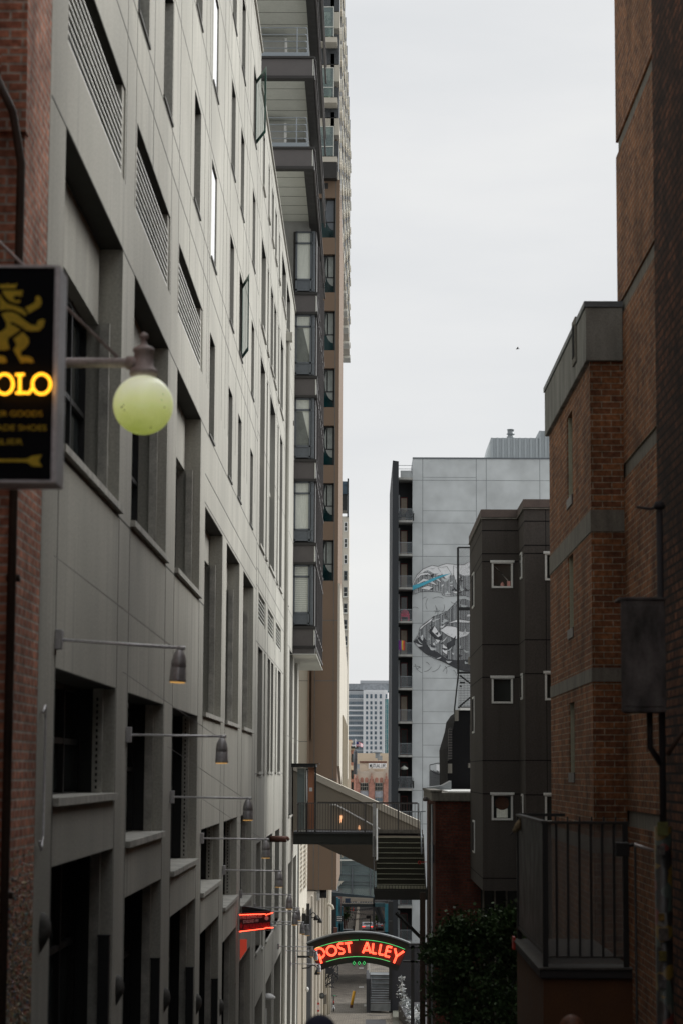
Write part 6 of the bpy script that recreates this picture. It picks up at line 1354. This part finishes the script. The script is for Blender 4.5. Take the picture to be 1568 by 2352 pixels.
# far street
fstL = thing('far_street_building', 'shaded brick building at the left side of the far street', 'building'); MB().box(-12, Lp(716, 1200, 330).x, 165, 470, -30, -9.5).build('wall', M['brickB'], fstL)
for k in range(7): MB().box(Lp(716, 1200, 330).x, Lp(716, 1200, 330).x+.06, 200+k*30, 206+k*30, gz(200+k*30)+1, gz(200+k*30)+3.4).build('shop_window', M['glass'], fstL)
fstR = thing('far_side_building', 'pale concrete building closing the far street on the right', 'building'); MB().box(Lp(1310, 1200, 330).x+2.5, 30, 215, 470, -30, -12).build('wall', M['bwall'], fstR); MB().box(Lp(1310, 1200, 330).x+2.47, Lp(1310, 1200, 330).x+2.5, 240, 300, -22, -17).build('shop_window', M['glass'], fstR)
m_ = MB(); m_.box(-30, 30, 480, 482, -30, -12); tag(m_.build('street_end_wall', M['bwall']), 'pale grey wall closing the far end of the street under the distant bridge', 'wall')
xx0, xx1 = Lp(898, 1200, 340).x, Lp(946, 1200, 340).x
m_ = MB(); m_.quad((xx0, 240, gz(240)+.01), (xx1, 240, gz(240)+.01), (xx1, 470, gz(470)+.01), (xx0, 470, gz(470)+.01)); m_.build('street_strip', M['cream'])['kind'] = 'structure'
def gf(x, y):
    lo, hi = 165.0, 478.0
    for _ in range(40):
        m = (lo+hi)/2
        if Lp(x, y, m).z < gz(m): hi = m
        else: lo = m
    return Lp(x, y, lo)
def car(x0, x1, yb, lab, col, rear=True):
    g = gf((x0+x1)/2, yb); Y = g.y; xa, xb = Lp(x0, yb, Y).x, Lp(x1, yb, Y).x; xm = (xa+xb)/2; w = (xb-xa)/2; z = g.z
    t = thing('parked_car', lab, 'car', g)
    prof = [(0, .35), (0, .95), (.25, 1.02), (.55, 1.08), (1.15, 1.45), (2.5, 1.48), (3.3, 1.05), (4.3, .9), (4.5, .6), (4.5, .3)]
    MB().prism([(Y+a, z+b) for a, b in prof], (xm-w*.98, xm+w*.98), 'x').build('body', col, t, bevel=.12)
    MB().quad((xm-w*.7, Y+.62, z+1.12), (xm+w*.7, Y+.62, z+1.12), (xm+w*.6, Y+1.1, z+1.46), (xm-w*.6, Y+1.1, z+1.46)).build('rear_window', M['glass'], t)
    for s_ in (-1, 1): MB().box(xm+s_*w*.45, xm+s_*w*.9, Y-.03, Y+.1, z+.82, z+.92).build('tail_light', glow('tail_light_red', (1, .05, .03), 2.2 if rear else .2), t); MB().box(xm+s_*w*1.0, xm+s_*w*1.15, Y+2.2, Y+2.4, z+.95, z+1.1).build('wing_mirror', M['dark'], t)
    for s_ in (-1, 1):
        for yy in (.8, 3.7): MB().lathe([(0, -.1), (.3, -.1), (.33, 0), (.3, .1), (0, .1)], (xm+s_*w*.88, Y+yy, z+.33), 16, 'x').build('wheel', M['dark'], t, True)
    MB().box(xm-w*.85, xm+w*.85, Y-.04, Y+.05, z+.25, z+.42).build('bumper', M['dwall'], t); MB().box(xm-.25, xm+.25, Y-.02, Y+.0, z+.62, z+.75).build('number_plate', M['silver'], t)
car(990, 1178, 1420, 'white car seen from behind with its red tail lights on, on the far street', plain('white_car_paint', (.62, .64, .68), .25, var=.04))
car(1196, 1312, 1400, 'grey car half hidden behind the black column on the far street', plain('grey_car_paint', (.2, .22, .24), .3, var=.05), False)
for x, lab in ((822, 'left of two red-orange traffic cones far up the street'), (868, 'right of two red-orange traffic cones far up the street')):
    g = gf(x, 1102); t = thing('traffic_cone', lab, 'cone', g, 'traffic cones on the far street'); h_ = 58/3.7333*.57415*g.y/F
    MB().lathe([(h_*.27, h_*.06), (h_*.2, h_*.08), (h_*.05, h_), (0, h_)], g, 14).build('cone', glow('cone_orange', (1, .04, .02), .35) if False else plain('cone_red_orange', (.85, .05, .03), .5), t, True); MB().box(g.x-h_*.3, g.x+h_*.3, g.y-h_*.3, g.y+h_*.3, g.z, g.z+h_*.06).build('base', M['redb'], t)
g = gf(1118, 1424); t = thing('pole_sign', 'black board sign on a thin pole beside the white car', 'sign', (Lp(1120, 1300, 300).x, 300, gz(300))); MB().tube([(Lp(1120, 1300, 300).x, 300, gz(300)), (Lp(1120, 1300, 300).x, 300, Lp(1120, 1172, 300).z)], .06, 8).build('pole', M['dark'], t); a, b = Lp(1057, 1172, 300), Lp(1122, 1220, 300); MB().box(a.x, b.x, 299.9, 299.95, b.z, a.z).build('board', M['dark'], t)
for (pts, lab) in (([(800, 1072), (900, 1085), (1000, 1080), (1100, 1066), (1165, 1050)], 'highest string of bulbs across the far street'), ([(760, 1108), (850, 1120), (960, 1140), (1080, 1152), (1210, 1155)], 'middle string of bulbs across the far street'), ([(770, 1222), (880, 1222), (980, 1218), (1060, 1206)], 'lowest string of bulbs across the far street')):
    q = [Lp(*p, 280) for p in pts]; t = thing('string_lights', lab, 'string lights', q[0], 'strings of bulbs over the far street'); MB().tube([tuple(v) for v in q], .025, 4).build('wire', M['dark'], t); m_ = MB()
    for a, b in zip(q, q[1:]):
        for k in range(4): v = a.lerp(b, k/4); m_.lathe([(0, .0), (.08, -.1), (0, -.2)], v, 6)
    m_.build('bulbs', M['dwall'], t)
random.seed(9)
for x, y, r, lab in ((790, 1065, .5, 'dark green planting at the top left of the far street'), (770, 1165, .6, 'small green hanging plant at the left side of the far street'), (735, 1185, .4, 'teal green plant beside the far street brick wall'), (1225, 1215, .45, 'small dark shrub by the lattice brace')):
    Y = 300; c = Lp(x, y, Y); m_ = MB()
    for k in range(260): p = c+Vector((random.gauss(0, .45)*r, random.gauss(0, .45)*r, random.gauss(0, .4)*r)); d = Vector((random.uniform(-1, 1), random.uniform(-1, 1), random.uniform(-1, 1)))*.14; s_ = Vector((random.uniform(-1, 1), random.uniform(-1, 1), random.uniform(-1, 1)))*.08; m_.quad(p, p+d+s_, p+d*2, p+d-s_)
    t = thing('street_plant', lab, 'plant', c); m_.build('foliage', M['leaf'], t); MB().lathe([(.3*r, 0), (.35*r, .4*r), (0, .4*r)], (c.x, c.y, c.z-.9*r), 10).tube([(c.x, c.y, c.z-.9*r), (c.x, c.y, c.z-.9*r-1.4)], .06, 5).build('pot', M['rust'], t)
t_ = gf(800, 1418); a, b = Lp(715, 1395, 200), Lp(865, 1420, 200); tag(MB().box(a.x, b.x, 200, 200.5, b.z, a.z).box(a.x, b.x, 199.9, 200.6, a.z, a.z+.08).build('bench_planter', M['frameb']), 'low grey planter trough at the near end of the far street', 'planter')
a = Lp(872, 1330, 200); tag(MB().box(a.x-.06, a.x+.06, 200, 200.1, Lp(872, 1430, 200).z-1, a.z).build('thin_black_post', M['dark']), 'thin black post right of the low grey trough', 'post')
# teal strip just past the concrete building
tag(MB().box(-4.2, at(688, 2000, 96.0).x-.04, 94.6, 94.9, -14, at(690, 1945, 95).z).build('wall_banner', plain('dark_teal_mottled', (.006, .035, .045), .5, var=.9, scale=3)), 'dark teal strip squeezed between the grey building and the cream wall', 'panel')
# ================================================================ PEOPLE (only the tops of their heads reach the photo)
hd = plain('dark_blue_knit', (.03, .035, .07), .95)
def person(p, H, label, cloth, hairmat, cap):
    k = H/1.72; x, y, z = p
    t = thing('person', label, 'person', (x, y, z))
    P_ = lambda a, b, c, r: (x+a*k, y+b*k, z+c*k, r*k)
    pts = [P_(0, 0, .93, .135), P_(0, 0, 1.15, .13), P_(0, 0, 1.38, .12), P_(0, 0, 1.48, .055), P_(0, .01, 1.56, .06), P_(0, .01, 1.64, .085), P_(0, 0, 1.70, .05),
           P_(.18, 0, 1.40, .06), P_(.22, .02, 1.12, .045), P_(.22, -.08, .88, .032), P_(-.18, 0, 1.40, .06), P_(-.22, .02, 1.12, .045), P_(-.22, -.08, .88, .032),
           P_(.10, 0, .86, .09), P_(.11, .02, .48, .065), P_(.11, .04, .09, .045), P_(.11, -.12, .04, .04), P_(-.10, 0, .86, .09), P_(-.11, -.02, .48, .065), P_(-.11, .02, .09, .045), P_(-.11, -.14, .04, .04)]
    ed = [(0, 1), (1, 2), (2, 3), (3, 4), (4, 5), (5, 6), (2, 7), (7, 8), (8, 9), (2, 10), (10, 11), (11, 12), (0, 13), (13, 14), (14, 15), (15, 16), (0, 17), (17, 18), (18, 19), (19, 20)]
    skin('body', pts, ed, cloth, t)
    n = 5
    for sx in (1, -1):
        hp = []; he = []
        hp.append(P_(sx*.22, -.09, .86, .03)); hp.append(P_(sx*.22, -.11, .80, .032))
        he.append((0, 1))
        for q in range(4):
            i = len(hp); hp += [P_(sx*(.205+.011*q), -.10-.012*q, .76, .010), P_(sx*(.205+.011*q), -.12-.01*q, .72, .009), P_(sx*(.207+.010*q), -.145, .695-.004*abs(q-1.5), .008)]; he += [(1, i), (i, i+1), (i+1, i+2)]
        i = len(hp); hp += [P_(sx*.19, -.13, .80, .011), P_(sx*.185, -.15, .765, .009)]; he += [(1, i), (i, i+1)]
        skin('hand', hp, he, M['skin'], t)
    m_ = MB().lathe([(.092*k*math.sin(a), .125*k*math.cos(a)) for a in [.001+q*2.9/14 for q in range(15)]], (x, y, z+1.61*k), 24)
    m_.build('head', M['skin'], t, True)
    m_ = MB()
    for sx in (-1, 1): m_.lathe([(0, -.012*k), (.018*k, 0), (0, .012*k)], (x+sx*.034*k, y-.082*k, z+1.62*k), 10); m_.lathe([(0, -.02*k), (.016*k, 0), (0, .02*k)], (x+sx*.094*k, y, z+1.60*k), 8)
    m_.tube([(x, y-.088*k, z+1.62*k), (x, y-.115*k, z+1.585*k)], .011*k, 6).tube([(x-.028*k, y-.083*k, z+1.545*k), (x+.028*k, y-.083*k, z+1.545*k)], .007*k, 6); m_.build('face_features', M['skin'], t, True)
    m_ = MB().lathe([(.102*k*math.sin(a), .13*k*math.cos(a)) for a in [.001+q*(1.75 if cap else 2.1)/12 for q in range(13)]], (x, y+.012*k, z+1.618*k), 24); m_.build('knit_cap' if cap else 'hair', hairmat, t, True)
p = at(735, 2344, 12); H = 1.745; person((p.x, 12, p.z-H*1.0), H, 'person in a dark blue knit cap, only the cap top showing at the bottom edge', hd, hd, True)
p = at(1313, 2341, 16); person((p.x, 16, p.z-1.69), 1.69, 'auburn haired person walking past the terrace base, only the crown of the head showing', M['cloth'], M['hair'], False)
# bird in the sky
p = at(1188, 801, 120); fb_ = thing('flying_bird', 'tiny dark bird flying alone in the pale sky', 'bird', p)
MB().tube([tuple(p+Vector((-.09, 0, 0))), tuple(p), tuple(p+Vector((.1, 0, .01)))], .03, 8, False, .012).build('body', M['dark'], fb_)
for s_ in (-1, 1): MB().quad(tuple(p+Vector((.04, 0, 0))), tuple(p+Vector((-.05, 0, 0))), tuple(p+Vector((-.04, s_*.22, .06))), tuple(p+Vector((.02, s_*.25, .07)))).build('wing', M['dark'], fb_)
# ================================================================ CAMERA, SKY, SUN
cam = bpy.data.cameras.new('camera'); co = bpy.data.objects.new('camera', cam); C.objects.link(co); S.camera = co
R = Matrix((( _x.x, _y.x, _z.x), (_x.y, _y.y, _z.y), (_x.z, _y.z, _z.z)))
# rows of ray(): world = (d.x_, d.y_, d.z_)
co.matrix_world = Matrix(((_x.x, _x.y, _x.z, 0), (_y.x, _y.y, _y.z, 0), (_z.x, _z.y, _z.z, 0), (0, 0, 0, 1)))
cam.sensor_fit = 'HORIZONTAL'; cam.sensor_width = 24; cam.lens = 24*F/1568; cam.clip_start = .1; cam.clip_end = 12000
cam.dof.use_dof = True; cam.dof.focus_distance = 110; cam.dof.aperture_fstop = 3.2
w = bpy.data.worlds.new('World'); S.world = w; w.use_nodes = True; nt = w.node_tree; bg = nt.nodes['Background']
sky = nt.nodes.new('ShaderNodeTexSky'); sky.sky_type = 'NISHITA'; sky.sun_disc = False; EL, AZ = 32, 62
sky.sun_elevation = math.radians(EL); sky.sun_rotation = math.radians(AZ)
tc = nt.nodes.new('ShaderNodeTexCoord'); mp = nt.nodes.new('ShaderNodeMapping'); mp.inputs['Scale'].default_value = (2.2, 2.2, 9); nt.links.new(tc.outputs['Generated'], mp.inputs[0])
n = noise(nt, mp.outputs[0], 1.6, 6); cl = ramp(nt, n, [(.30, (.83, .85, .87)), (.55, (.93, .937, .942)), (.72, (1, 1, .985))])
mul = nt.nodes.new('ShaderNodeVectorMath'); mul.operation = 'SCALE'; nt.links.new(cl, mul.inputs[0]); mul.inputs['Scale'].default_value = SKYB
sx = nt.nodes.new('ShaderNodeSeparateXYZ'); nt.links.new(tc.outputs['Generated'], sx.inputs[0])
mr_ = nt.nodes.new('ShaderNodeMapRange'); mr_.interpolation_type = 'SMOOTHSTEP'; nt.links.new(sx.outputs[2], mr_.inputs[0])
mr_.inputs[1].default_value = .34; mr_.inputs[2].default_value = .7; mr_.inputs[3].default_value = SKYB; mr_.inputs[4].default_value = SKYB*ZEN
dt = nt.nodes.new('ShaderNodeVectorMath'); dt.operation = 'DOT_PRODUCT'; nt.links.new(tc.outputs['Generated'], dt.inputs[0])
dt.inputs[1].default_value = (math.sin(math.radians(AZ))*math.cos(math.radians(EL)), math.cos(math.radians(AZ))*math.cos(math.radians(EL)), math.sin(math.radians(EL)))
mg = nt.nodes.new('ShaderNodeMapRange'); mg.interpolation_type = 'SMOOTHSTEP'; nt.links.new(dt.outputs['Value'], mg.inputs[0])
mg.inputs[1].default_value = .62; mg.inputs[2].default_value = .97; mg.inputs[3].default_value = 1; mg.inputs[4].default_value = 2.9
mm = nt.nodes.new('ShaderNodeMath'); mm.operation = 'MULTIPLY'; nt.links.new(mr_.outputs[0], mm.inputs[0]); nt.links.new(mg.outputs[0], mm.inputs[1])      # the cloud is brightest round the veiled sun
nt.links.new(mm.outputs[0], mul.inputs['Scale'])      # overcast: the cloud overhead is brighter than at the horizon
mx = mixc(nt, sky.outputs[0], mul.outputs[0], .96); nt.links.new(mx, bg.inputs['Color']); bg.inputs['Strength'].default_value = .1
sun = bpy.data.lights.new('sun', 'SUN'); so = bpy.data.objects.new('sun', sun); C.objects.link(so); sun.energy = 1.5; sun.angle = math.radians(34); sun.color = (1, .97, .92)
dv = Vector((math.sin(math.radians(AZ))*math.cos(math.radians(EL)), math.cos(math.radians(AZ))*math.cos(math.radians(EL)), math.sin(math.radians(EL))))
so.rotation_euler = dv.to_track_quat('Z', 'Y').to_euler()
S.view_settings.view_transform = 'Standard'; S.view_settings.look = 'None'; S.view_settings.exposure = EXPO; S.view_settings.gamma = 1
S.render.engine = 'CYCLES'; S.cycles.max_bounces = 8; S.cycles.transparent_max_bounces = 16
for o in list(C.objects):
    if o.type == 'MESH' and len(o.data.polygons) == 0 and len(o.data.edges) == 0: bpy.data.objects.remove(o)
